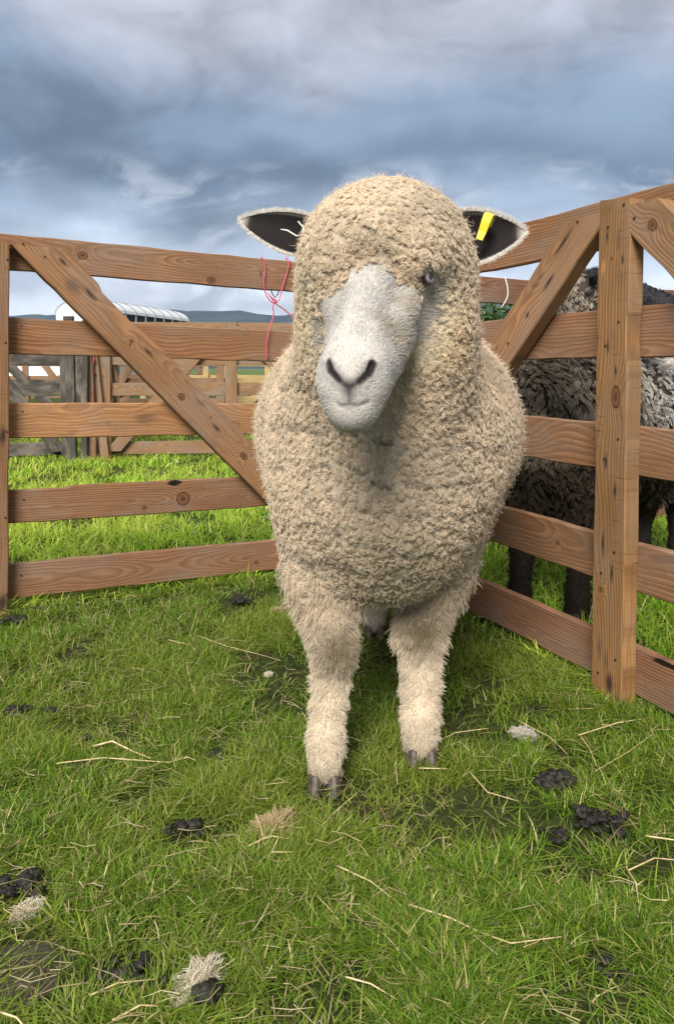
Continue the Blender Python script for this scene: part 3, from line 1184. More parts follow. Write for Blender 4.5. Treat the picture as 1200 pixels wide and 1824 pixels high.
def wool_locks(P, N, L, Rl, ns, curl, rng, lean, conv=.55, K=6, turns=1.3, phn=.6):
    """clumps of crimped strands: returns (M*ns, K, 3)"""
    M = len(P)
    t1, t2 = tangents(N)
    an = rng.uniform(0, 2 * math.pi, (M, ns))
    rd = np.sqrt(rng.uniform(0, 1, (M, ns))) * Rl[:, None]
    ox, oy = rd * np.cos(an), rd * np.sin(an)
    ph = rng.uniform(0, 2 * math.pi, (M, 1)) + rng.normal(0, phn, (M, ns))
    tv = rng.uniform(.7, 1.3, (M, 1)) * turns * 2 * math.pi * np.where(rng.uniform(0, 1, (M, 1)) < .5, 1, -1)
    ll = L[:, None] * rng.uniform(.75, 1.1, (M, ns))
    out = np.zeros((M, ns, K, 3), np.float32)
    for k in range(K):
        s = k / (K - 1)
        cs = 1 - conv * s
        cur = curl * s ** .8
        px = ox * cs + np.cos(ph + tv * s) * cur
        py = oy * cs + np.sin(ph + tv * s) * cur
        h = ll * (s - .18 * s * s) - .002
        out[:, :, k] = P[:, None] + t1[:, None] * px[..., None] + t2[:, None] * py[..., None] + N[:, None] * h[..., None] + lean[:, None] * (ll * s ** 1.5)[..., None]
    return out.reshape(M * ns, K, 3)


# ---- head frame of the cream sheep
HO = np.array([.0195, 1.065, .735])                  # between nostrils
POLL = np.array([.083, 1.33, .955])
ha = HO - POLL
ha /= np.linalg.norm(ha)                             # towards the nose
hl = np.array([.966, -.235, -.03])
hl -= ha * hl.dot(ha)
hl /= np.linalg.norm(hl)                             # towards the viewer's right
hn = np.cross(hl, ha)
if hn[2] < 0:
    hn = -hn                                         # out of the nose bridge
FR = (-ha, hl, hn)


def hw(p, q, n):
    return HO - ha * p + hl * q + hn * n


def build_cream_sheep():
    rng = np.random.default_rng(3)
    xs = axis_grid(-.30, .52, -.09, .25, .0029, .011)
    ys = axis_grid(.98, 2.46, 1.02, 1.30, .0029, .011)
    zs = axis_grid(-.02, 1.12, .64, .96, .0029, .011)
    f = Field(xs, ys, zs)
    # fleece-covered body
    w = f.ell((.118, 1.83, .605), (.300, .46, .276), -.06)
    w = smin(w, f.ell((.090, 1.515, .550), (.208, .205, .258)), .06)
    w = smin(w, f.ell((.165, 2.14, .61), (.24, .24, .25)), .08)
    w = smin(w, f.cone((.088, 1.52, .66), (.090, 1.39, .88), .178, .140), .07)
    w = smin(w, f.cone((.096, 1.375, .79), (.092, 1.46, .56), .128, .165), .06)      # throat and breast
    skull = f.ell((.084, 1.335, .930), (.137, .135, .128))
    skull = smin(skull, f.ell((.060, 1.240, .946), (.085, .070, .060)), .05)      # fringe, parted over the brow
    skull = smin(skull, f.ell((.002, 1.252, .904), (.046, .062, .062)), .03)
    skull = smin(skull, f.ell((.118, 1.238, .914), (.050, .058, .048)), .03)
    w = smin(w, skull, .04)
    w = smin(w, f.ell((.152, 1.335, .80), (.058, .085, .125)), .06)               # cheek ruffs
    w = smin(w, f.ell((-.008, 1.335, .80), (.045, .080, .125)), .06)
    w = smin(w, f.cone((.00, 1.52, .50), (-.030, 1.49, .345), .115, .070), .06)     # shoulders into forelegs
    w = smin(w, f.cone((.185, 1.58, .50), (.205, 1.57, .340), .120, .072), .06)
    w = smin(w, f.cone((-.01, 2.13, .50), (.105, 2.19, .34), .13, .060), .06)        # thighs
    w = smin(w, f.cone((.30, 2.10, .50), (.275, 2.15, .34), .13, .062), .06)
    # face
    fc = f.lell(HO, FR, (.155, 0, -.040), (.150, .066, .056))
    fc = smin(fc, f.cone(hw(.036, 0, .000), hw(.21, 0, .014), .034, .040), .022)
    fc = smin(fc, f.lell(HO, FR, (.036, 0, -.022), (.048, .044, .046)), .03)
    fc = smin(fc, f.lell(HO, FR, (.022, 0, -.006), (.030, .034, .030)), .018)
    fc = smin(fc, f.ell((.0215, 1.082, .722), (.047, .042, .052)), .02)              # blunt muzzle end
    fc = smin(fc, f.ell((.021, 1.085, .682), (.030, .034, .026)), .018)              # chin
    fc = smin(fc, f.lell(HO, FR, (.175, .048, -.006), (.040, .022, .020)), .02)      # brow over the eyes
    fc = smin(fc, f.lell(HO, FR, (.175, -.048, -.006), (.040, .022, .020)), .02)
    # legs below the fleece
    g = f.cone((-.030, 1.49, .36), (-.006, 1.44, .225), .062, .036)
    g = smin(g, f.cone((-.006, 1.44, .215), (-.020, 1.405, .085), .030, .022), .02)
    g = smin(g, f.ell((-.020, 1.392, .070), (.029, .033, .030)), .02)
    g = smin(g, f.cone((-.020, 1.392, .075), (-.022, 1.375, .030), .026, .027), .012)
    g2 = f.cone((.205, 1.57, .35), (.162, 1.53, .225), .062, .042)
    g2 = smin(g2, f.cone((.162, 1.53, .215), (.163, 1.495, .085), .036, .027), .02)
    g2 = smin(g2, f.ell((.158, 1.482, .070), (.031, .034, .031)), .02)
    g2 = smin(g2, f.cone((.158, 1.482, .075), (.160, 1.468, .030), .028, .028), .012)
    g = np.minimum(g, g2)
    for hx, hy in ((.105, 2.19), (.275, 2.15)):
        q = f.cone((hx, hy, .36), (hx + .005, hy + .07, .24), .055, .036)
        q = smin(q, f.cone((hx + .005, hy + .07, .24), (hx, hy + .02, .085), .034, .028), .02)
        q = smin(q, f.ell((hx, hy + .01, .068), (.034, .038, .032)), .02)
        q = smin(q, f.cone((hx, hy, .07), (hx, hy - .012, .028), .030, .029), .012)
        g = np.minimum(g, q)
    # grooves: nostrils, philtrum, mouth, eye sockets
    def hit(px_, py_, fld=None):
        """first point of the face along the line of sight through the muzzle"""
        r_ = np.array(ray(px_, py_))
        d_ = np.linspace(.98, 1.30, 400)
        Pp = np.array([0, 0, CAMH]) + r_[None] * (d_ / r_[1])[:, None]
        vv = (fc if fld is None else fld)[np.clip(np.searchsorted(xs, Pp[:, 0]), 0, len(xs) - 1), np.clip(np.searchsorted(ys, Pp[:, 1]), 0, len(ys) - 1), np.clip(np.searchsorted(zs, Pp[:, 2]), 0, len(zs) - 1)]
        k_ = np.argmax(vv < 0)
        return Pp[k_]
    nl = [(582, 642), (587, 658), (604, 678), (621, 690), (640, 680), (658, 664), (664, 648)]
    nl = [hit(*q) for q in nl]
    nost = [(a, b, r_) for a, b, r_ in zip(nl[:-1], nl[1:], (.0046, .0036, .0016, .0018, .0040, .0050))]
    nost.append((hit(621, 690), hit(622, 719), .0012))
    ml = [hit(*q) for q in ((596, 716), (607, 722), (622, 720), (638, 722), (656, 715))]
    mouth = [(a, b, .0013) for a, b in zip(ml[:-1], ml[1:])]
    cut = None
    for a, b, r_ in nost + mouth:
        c_ = f.cone(a, b, r_, r_)
        cut = c_ if cut is None else np.minimum(cut, c_)
    fc = -smin(-fc, cut, .004)
    tot = smin(w, fc, .020)
    tot = smin(tot, g, .02)
    # the open eye sits where the brow wool parts; its twin is mirrored across the head
    ep = hit(764, 494, tot)
    er = ep - HO
    e_l = np.array([er @ -ha, er @ hl, er @ hn])
    EYES = [hw(e_l[0], e_l[1], e_l[2]), hw(e_l[0], -e_l[1], e_l[2])]
    V, Q = surface_nets(xs, ys, zs, tot)
    V = smooth_mesh(V, Q, 1, .35)

    # masks, sampled from the grids at the nearest node
    def samp(A):
        i = np.clip(np.searchsorted(xs, V[:, 0]), 0, len(xs) - 1)
        j = np.clip(np.searchsorted(ys, V[:, 1]), 0, len(ys) - 1)
        k = np.clip(np.searchsorted(zs, V[:, 2]), 0, len(zs) - 1)
        return A[i, j, k]
    dw, df, dg = samp(w), samp(fc), samp(g)
    rel = V - HO
    lp, lq, ln = rel @ -ha, rel @ hl, rel @ hn
    head = (V[:, 1] < 1.36) & (V[:, 2] > .62) & (lp < .24)
    face = np.clip((dw - df) / .012 + .3, 0, 1) * head
    # bare strip of cheek running down from the eye
    for q in ((770, 506, 17), (766, 522, 20), (760, 540, 22), (752, 560, 22), (742, 582, 20), (730, 606, 17), (568, 545, 11), (566, 575, 12), (568, 605, 11)):
        face = np.maximum(face, np.clip(1.5 - np.linalg.norm(V - hit(q[0], q[1], tot), axis=1) / (q[2] * .001), 0, 1))
    leg = np.clip((dw - dg) / .07 + .35, 0, 1) * np.clip((.40 - V[:, 2]) / .12, 0, 1) * (1 - face)
    N = vert_normals(V, Q)

    def seg_d(segs):
        best = np.full(len(V), 9.0)
        for a, b, r_ in segs:
            ab = b - a
            t = np.clip((V - a) @ ab / ab.dot(ab), 0, 1)
            best = np.minimum(best, np.linalg.norm(V - a - t[:, None] * ab, axis=1) - r_)
        return best
    dn, dm = seg_d(nost), seg_d(mouth)
    dark = np.clip(1 - (dn - .0000) / .0030, 0, 1)
    nose_grey = np.clip(1 - (dn - .001) / .011, 0, 1) * (V[:, 2] < .752) * .7
    pad = np.clip(1.25 - np.linalg.norm(V - hit(621, 689), axis=1) / .013, 0, 1) * .8
    mdark = np.clip(1 - (dm - .0000) / .0025, 0, 1) * .8
    # colours
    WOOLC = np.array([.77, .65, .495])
    C = np.tile(WOOLC * .62, (len(V), 1))  # wool colour darkened on the mesh: painted shade for gaps between locks
    FACE = np.array([.55, .51, .465])
    C = C * (1 - face[:, None]) + FACE * face[:, None]
    LEGC = np.array([.58, .50, .38])
    C = C * (1 - leg[:, None]) + LEGC * .85 * leg[:, None]
    for msk, col in ((nose_grey, (.20, .185, .185)), (pad, (.045, .038, .040)), (dark, (.022, .017, .019)), (mdark, (.03, .024, .024))):
        C = C * (1 - msk[:, None]) + np.array(col) * msk[:, None]
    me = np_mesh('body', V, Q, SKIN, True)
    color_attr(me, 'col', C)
    t = thing('sheep', 'big cream woolly sheep with white face, yellow tag in one ear', 'sheep', (0.08, 1.75, 0))
    inv = Vector((-.08, -1.75, 0))

    def part(o):
        o.location = inv
        return o
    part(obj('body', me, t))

    # ---- fleece
    fq = face[Q].mean(1)
    lq4 = leg[Q].mean(1)
    cy = V[Q].mean(1)
    Cc = cy
    vis = np.where(Cc[:, 1] > 1.95, .35, 1.0) * np.where(Cc[:, 2] < .3, .7, 1.0)
    whead = np.where((Cc[:, 1] < 1.42) & (Cc[:, 2] > .72), 1.5, 1.0)
    eyed = np.minimum(*[np.linalg.norm(cy - e_, axis=1) for e_ in EYES])
    wgt = np.clip((eyed - .011) / .010, 0, 1) * np.clip(1 - fq * 1.35, 0, 1) * (1 - lq4) * vis * whead
    M = 40000
    P, Nn, yy = sample_surface(V, N, Q, wgt, M, rng, V[:, 1].copy())
    headm = (P[:, 1] < 1.46) & (P[:, 2] > .80)
    # creases: warped, mostly horizontal folds down the neck and chest
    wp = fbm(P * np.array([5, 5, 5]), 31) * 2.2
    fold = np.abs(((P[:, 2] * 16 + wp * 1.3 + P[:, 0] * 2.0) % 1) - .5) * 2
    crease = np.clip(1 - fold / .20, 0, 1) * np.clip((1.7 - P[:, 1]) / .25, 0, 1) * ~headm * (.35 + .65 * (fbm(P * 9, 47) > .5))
    cellc = fbm(P * 26, 77, 2)
    big_ = fbm(P * 7, 12)
    from mathutils.kdtree import KDTree
    nb = M // 3
    kd = KDTree(nb)
    for q in range(nb):
        kd.insert(P[q], q)
    kd.balance()
    near = np.array([kd.find(p)[1] for p in P])
    tob = P[near] - P
    bd_ = np.linalg.norm(tob, axis=1)
    br = np.where(headm, .0070, .0060)
    bead = np.clip(1 - (bd_ / br) ** 2, 0, 1)
    flank = np.clip((np.abs(P[:, 0] - .09) - .17) / .06, 0, 1) * (P[:, 1] > 1.5)
    L = (.0064 + np.where(headm, .0042, .0028) * bead + .003 * (cellc - .5)) * (1 - .28 * crease) * (1 - .22 * flank)
    # short pale cheek wool beside the face
    cheek = np.zeros(M)
    for q in ((790, 505), (800, 550), (785, 595), (760, 625), (770, 570), (553, 520), (550, 570), (556, 615)):
        cheek = np.maximum(cheek, np.clip(1.4 - np.linalg.norm(P - hit(q[0], q[1], tot), axis=1) / .030, 0, 1))
    L = L * (1 - .42 * cheek)
    Rl = np.full(M, .0058) * rng.uniform(.75, 1.25, M)
    t1, t2 = tangents(Nn)
    lean = (t1 * rng.normal(0, .30, (M, 1)) + t2 * rng.normal(0, .30, (M, 1))) + np.array([0, 0, -.22]) + tob / .020
    # swirl field so neighbouring locks fall together
    g1 = fbm(P * 11, 5) - .5
    g2_ = fbm(P * 11 + 40, 6) - .5
    lean += t1 * (g1 * .8)[:, None] + t2 * (g2_ * .8)[:, None]
    ns = 11
    curl = (np.where(headm, .0036, .0028) * (1 - .5 * cheek))[:, None]
    Rl = np.where(headm, Rl * .62, Rl * .72)
    pts = wool_locks(P, Nn, L, Rl, ns, curl, rng, lean, .25, 6, 1.15, .85)
    tone = (.84 + .38 * fbm(P * 5, 8) + rng.normal(0, .05, M))
    base = np.tile(WOOLC, (M, 1)) * tone[:, None]
    headw = np.clip((P[:, 2] - .84) / .1, 0, 1)[:, None] * headm[:, None]
    base = base * (1 - headw) + (np.array([.73, .62, .475]) * tone[:, None]) * headw
    # yolk-yellow cheek wool, crease shade painted into the wool colour, greenish under the chest
    for cx_, cy_, cz_, rr_, cc_, am in ((.165, 1.27, .79, .075, (.66, .50, .27), .75), (-.035, 1.28, .80, .06, (.66, .54, .32), .6), (.10, 1.36, .40, .10, (.40, .36, .22), .5)):
        k_ = np.clip(1 - np.linalg.norm(P - np.array([cx_, cy_, cz_]), axis=1) / rr_, 0, 1)[:, None] * am
        base = base * (1 - k_) + np.array(cc_) * tone[:, None] * k_
    base = base * (1 - .8 * cheek[:, None]) + np.array([.82, .735, .56]) * (.8 * cheek * tone)[:, None]
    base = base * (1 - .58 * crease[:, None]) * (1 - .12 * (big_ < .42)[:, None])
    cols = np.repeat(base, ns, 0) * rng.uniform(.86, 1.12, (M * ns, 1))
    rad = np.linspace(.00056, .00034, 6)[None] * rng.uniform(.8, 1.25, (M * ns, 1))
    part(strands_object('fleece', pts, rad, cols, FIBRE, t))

    # loose fibres standing off the fleece
    n = 7000
    P, Nn = sample_surface(V, N, Q, wgt, n, rng)
    dr = Nn * .8 + rng.normal(0, .55, (n, 3)) + np.array([0, 0, -.1])
    Ls = rng.uniform(.003, .008, (n, 1))
    b0 = P + Nn * .006
    wv = rng.normal(0, .0022, (n, 3))
    pts = np.stack([b0, b0 + dr * Ls * .33 + wv, b0 + dr * Ls * .66 - wv, b0 + dr * Ls], 1)
    part(strands_object('loose_wool', pts, np.tile([.00032, .00028, .00020, .00012], (n, 1)), WOOLC * 1.1 * rng.uniform(.8, 1.1, (n, 1)), FIBRE, t))

    # ---- leg hair: longer, hanging down
    M = 11500
    P, Nn = sample_surface(V, N, Q, lq4 * (cy[:, 2] > .016) * np.where(cy[:, 1] > 1.9, .5, 1), M, rng)
    L = np.clip(.010 + .010 * (P[:, 2] - .08) / .2, .008, .015) * rng.uniform(.7, 1.2, M)
    lean = np.tile(np.array([0, 0, -.80]), (M, 1)) + rng.normal(0, .30, (M, 3)) + Nn * -.15
    g1 = (fbm(P * 16, 15) - .5)[:, None]
    lean += np.array([1, 0, 0]) * g1 * 1.6
    pts = wool_locks(P, Nn, L, np.full(M, .0075), 8, .0018, rng, lean, .05, 6, .7, 2.5)
    tone = .85 + .35 * fbm(P * 14, 18) + rng.normal(0, .06, M)
    base = np.tile(np.array([.78, .68, .535]), (M, 1)) * tone[:, None]
    up = np.clip((P[:, 2] - .20) / .12, 0, 1)[:, None]
    base = base * (1 - up) + np.array([.68, .57, .43]) * tone[:, None] * up
    for cx_, cy_, cz_, rr_, am in ((.010, 1.385, .238, .062, .9), (.166, 1.470, .245, .064, .9)):   # grass-stained knees
        k_ = np.clip(1.2 - np.linalg.norm(P - np.array([cx_, cy_, cz_]), axis=1) / rr_, 0, 1)[:, None] * am
        base = base * (1 - k_) + np.array([.15, .115, .045]) * k_
    low = np.clip((.055 - P[:, 2]) / .03, 0, 1)[:, None] * .5
    base = base * (1 - low) + np.array([.30, .25, .17]) * low
    cols = np.repeat(base, 8, 0) * rng.uniform(.85, 1.12, (M * 8, 1))
    rad = np.linspace(.00055, .00025, 6)[None] * rng.uniform(.8, 1.25, (M * 8, 1))
    part(strands_object('leg_hair', pts, rad, cols, FIBRE, t))

    # ---- short face hair lying back from the nose
    n = 60000
    ndark = np.clip(np.maximum(np.maximum(dark, mdark) * 1.4, pad * 1.1), 0, 1)
    fw = np.maximum(fq, np.clip(1.6 - eyed / .016, 0, 1)) * (1 - ndark[Q].max(1)) * (eyed > .009)
    P, Nn, dkm, lpp, lqq, lnn = sample_surface(V, N, Q, fw, n, rng, nose_grey, lp, lq, ln)
    back = -ha[None] * .75 + hl[None] * (np.sign(lqq) * np.clip(np.abs(lqq) / .04, 0, 1) * .55)[:, None] + np.array([0, 0, -.25]) * np.clip(.3 - lnn / .05, 0, 1)[:, None]
    back -= Nn * np.sum(back * Nn, 1)[:, None]
    back += rng.normal(0, .10, (n, 3)) + (hl[None] * ((fbm(P * 40, 33) - .5) * .9)[:, None])
    Ls = (.0045 + .0050 * np.clip(lpp / .12, 0, 1)) * rng.uniform(.7, 1.25, n)
    K = 4
    pts = np.zeros((n, K, 3), np.float32)
    for k in range(K):
        s = k / (K - 1)
        pts[:, k] = P + Nn * (Ls * (.34 * s - .16 * s * s) - .0006)[:, None] + back * (Ls * s ** 1.15)[:, None]
    tone = .86 + .2 * fbm(P * 25, 28) + rng.normal(0, .12, n)
    col = np.tile(np.array([.67, .645, .605]), (n, 1)) * tone[:, None]
    side = np.clip((np.abs(lqq) - .038) / .025, 0, 1)[:, None] * np.clip((lpp - .05) / .05, 0, 1)[:, None] * .35
    col = col * (1 - side) + np.array([.56, .49, .39]) * side
    tanp = np.clip(1 - np.linalg.norm(np.c_[lpp - .095, (lqq - .042)], axis=1) / .035, 0, 1)[:, None] * .55 + np.clip(1 - np.linalg.norm(np.c_[lpp - .15, (lqq - .046)], axis=1) / .03, 0, 1)[:, None] * .4
    col = col * (1 - tanp) + np.array([.52, .42, .30]) * tanp
    col = col * (1 - dkm[:, None]) + np.array([.26, .24, .24]) * dkm[:, None]
    rad = np.linspace(.00040, .00018, K)[None] * rng.uniform(.8, 1.2, (n, 1))
    part(strands_object('face_hair', pts, rad, col, FIBRE, t))

    # ---- eyes
    eyem, te, be = mat('sheep_eye')
    be.inputs['Base Color'].default_value = (.035, .028, .03, 1)
    be.inputs['Roughness'].default_value = .12
    lidm = plain('eye_lid', (.16, .135, .14), .6, 0, .3, .2, 200)
    for sg, c in zip((1, -1), EYES):
        out = hl * sg * .65 + hn * .45 + ha * .60
        out = out / np.linalg.norm(out)
        c = c - out * .0050
        bm = bmesh.new()
        bmesh.ops.create_uvsphere(bm, u_segments=20, v_segments=12, radius=.0100)
        me_ = bpy.data.meshes.new('eye')
        bm.to_mesh(me_)
        bm.free()
        me_.materials.append(eyem)
        me_.shade_smooth()
        o = obj('eye', me_, t)
        o.location = Vector(c) + inv
        # lid ring
        tl, tm = Vector(-ha), Vector(np.cross(out, -ha)).normalized()
        ring = [Vector(c) + Vector(out) * .0070 + tl * (.0115 * math.cos(a_)) + tm * (.0058 * math.sin(a_)) for a_ in np.linspace(0, 2 * math.pi, 21)]
        vs, fs = tube_data(ring, .0030, 6)
        lo_ = obj('eye_lid', mesh('eye_lid', vs, fs, lidm, True), o)
        lo_.matrix_parent_inverse = Matrix.Translation(-Vector(c))

    # ---- ears
    earm, te, be = mat('sheep_ear')
    ea = te.node('ShaderNodeAttribute', attribute_name='col')
    te.put(be.inputs['Base Color'], ea.outputs['Color'])
    be.inputs['Roughness'].default_value = .75
    be.inputs['Specular IOR Level'].default_value = .2

    def ear(base, tip, up, wdt, cup, roll, seed):
        base, tip, up = np.array(base), np.array(tip), np.array(up, float)
        ax = tip - base
        Ln = np.linalg.norm(ax)
        ax = ax / Ln
        up = up - ax * up.dot(ax)
        up /= np.linalg.norm(up)
        face_n = np.cross(ax, up)
        if face_n[1] > 0:
            face_n = -face_n                 # the hollow faces the camera side
        ns_, nt_ = 26, 19
        rows, cols_, hr = [], [], []
        for side in (0, 1):
            for i in range(ns_):
                s = i / (ns_ - 1)
                wv = wdt * (math.sin(math.pi * min(1, (s * .88 + .12)) ** .85) ** .75) * (1 if s < .999 else .02)
                wv = max(wv, .0015)
                for j in range(nt_):
                    tq = -1 + 2 * j / (nt_ - 1)
                    dep = -cup * (1 - abs(tq) ** 2.0) * (1 - .55 * s) * (wv / wdt)
                    thick = (.0030 if side else 0) * (1 - .7 * abs(tq) ** 3)
                    bend = .012 * s * s
                    p = base + ax * (Ln * s) + up * (wv * tq + roll * (1 - s) * .2 * wdt) + face_n * (dep - thick * 1.3 - bend)
                    rows.append(p)
                    inner = side == 0
                    rim = max(abs(tq), s * .98)
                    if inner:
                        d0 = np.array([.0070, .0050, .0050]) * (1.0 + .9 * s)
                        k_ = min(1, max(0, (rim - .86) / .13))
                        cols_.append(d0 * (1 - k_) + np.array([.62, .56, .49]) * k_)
                    else:
                        cols_.append(np.array([.58, .51, .43]))
        Fs = []
        n1 = ns_ * nt_
        for i in range(ns_ - 1):
            for j in range(nt_ - 1):
                a = i * nt_ + j
                Fs.append((a, a + 1, a + nt_ + 1, a + nt_))
                Fs.append((n1 + a, n1 + a + nt_, n1 + a + nt_ + 1, n1 + a + 1))
        for i in range(ns_ - 1):
            for j in (0, nt_ - 1):
                a = i * nt_ + j
                Fs.append((a, a + nt_, n1 + a + nt_, n1 + a))
        for j in range(nt_ - 1):
            a = (ns_ - 1) * nt_ + j
            Fs.append((a, a + 1, n1 + a + 1, n1 + a))
        me_ = mesh('ear', rows, Fs, earm, True)
        color_attr(me_, 'col', np.array(cols_))
        e = part(obj('ear', me_, t))
        # downy rim
        r_ = np.random.default_rng(seed)
        A = np.array(rows[:n1]).reshape(ns_, nt_, 3)
        n = 2600
        si = r_.uniform(.02, .999, n) * (ns_ - 1)
        edge = np.where(r_.uniform(0, 1, n) < .5, 0, nt_ - 1)
        i0 = si.astype(int)
        fr_ = (si - i0)[:, None]
        p = A[i0, edge] * (1 - fr_) + A[np.minimum(i0 + 1, ns_ - 1), edge] * fr_
        sgn = np.where(edge == 0, -1.0, 1.0)[:, None]
        inw = r_.uniform(0, .10, (n, 1)) * wdt
        p = p - up * sgn * inw - face_n * .0
        dr = up * sgn * .8 + ax * .75 + face_n * .25 + r_.normal(0, .3, (n, 3))
        ln_ = r_.uniform(.002, .0055, (n, 1))
        pp = np.stack([p, p + dr * ln_ * .5, p + dr * ln_], 1)
        strands = strands_object('ear_hair', pp, np.tile([.0004, .0003, .0002], (n, 1)), np.array([[.78, .74, .68]]) * r_.uniform(.85, 1.15, (n, 1)), FIBRE, e)
        return e, base, ax, up, face_n, Ln

    # viewer's left ear, more edge-on; viewer's right ear open to the camera
    eL = ear(at(590, 432, 1.375), at(424, 385, 1.37), (0.05, .25, 1), .041, .020, .0, 1)
    eR = ear(at(765, 430, 1.345), at(938, 408, 1.30), (.10, .10, 1), .050, .024, .0, 2)
    # yellow tag clipped over the top rim
    ym = plain('yellow_plastic', (.72, .60, .03), .45, 0, .5, .06, 60)
    e, b_, ax, up, fn, Ln = eR
    c0 = np.array(at(872, 384, 1.305))
    c1 = np.array(at(853, 428, 1.300))
    dn_ = (c1 - c0)
    dn_ /= np.linalg.norm(dn_)
    ac = np.cross(dn_, fn)
    ac /= np.linalg.norm(ac)
    path = [c0 + fn * -.012 + dn_ * .016, c0 - fn * .010 - dn_ * .001, c0 + fn * .002 - dn_ * .003, c0 + fn * .010 + dn_ * .002, c0 + fn * .008 + dn_ * .014, c0 + fn * .002 + dn_ * .030, c0 + fn * .000 + dn_ * .044]
    wds = [.007, .0072, .0078, .0078, .0074, .0066, .0055]
    V_, F_ = [], []
    for p_, w_ in zip(path, wds):
        for sx_, sy_ in ((-1, 0), (1, 0), (1, 1), (-1, 1)):
            V_.append(p_ + ac * w_ * sx_ + fn * (.0028 * sy_))
    for i in range(len(path) - 1):
        for k in range(4):
            k2 = (k + 1) % 4
            F_.append((i * 4 + k, i * 4 + k2, i * 4 + 4 + k2, i * 4 + 4 + k))
    F_ += [(0, 1, 2, 3), tuple(len(path) * 4 - 4 + k for k in (3, 2, 1, 0))]
    tg = obj('ear_tag', mesh('ear_tag', V_, F_, ym), e, label='yellow plastic ear tag')
    # white loop tag in the other ear
    wm = plain('white_plastic', (.70, .68, .62), .5, 0, .4, .05, 60)
    e2 = eL[0]
    lp_ = [at(500, 408, 1.345), at(512, 410, 1.338), at(528, 420, 1.334), at(538, 418, 1.336), at(540, 405, 1.342), at(531, 394, 1.350)]
    vs, fs = tube_data(lp_, [.0010, .0014, .0015, .0016, .0015, .0013], 7)
    obj('ear_tag', mesh('ear_tag', vs, fs, wm, True), e2, label='white plastic loop tag')

    # ---- hooves
    hm_ = plain('hoof_horn', (.085, .066, .050), .55, 0, .4, .35, 120)
    for hx, hy in ((-.022, 1.368), (.160, 1.460), (.105, 2.172), (.275, 2.132)):
        h = bpy.data.objects.new('hoof', None)
        V_, F_ = [], []
        for sg in (-1, 1):
            o_ = len(V_)
            lv = ((.000, .98), (.014, .90), (.030, .62))
            for z_, k_ in lv:
                for a_ in range(10):
                    an = 2 * math.pi * a_ / 10
                    x_ = sg * .0165 + .0155 * k_ * math.cos(an)
                    y_ = (.030 * math.sin(an) * (1.15 if math.sin(an) < 0 else .8)) * k_ + z_ * .25
                    V_.append((x_, y_, z_))
            for r_ in range(2):
                for a_ in range(10):
                    a2 = (a_ + 1) % 10
                    F_.append((o_ + r_ * 10 + a_, o_ + r_ * 10 + a2, o_ + r_ * 10 + 10 + a2, o_ + r_ * 10 + 10 + a_))
            F_.append(tuple(o_ + a_ for a_ in range(10))[::-1])
            F_.append(tuple(o_ + 20 + a_ for a_ in range(10)))
        o = obj('hoof', mesh('hoof', V_, F_, hm_, False), t)
        o.location = Vector((hx, hy - .008, -.004)) + inv
    return t


build_cream_sheep()

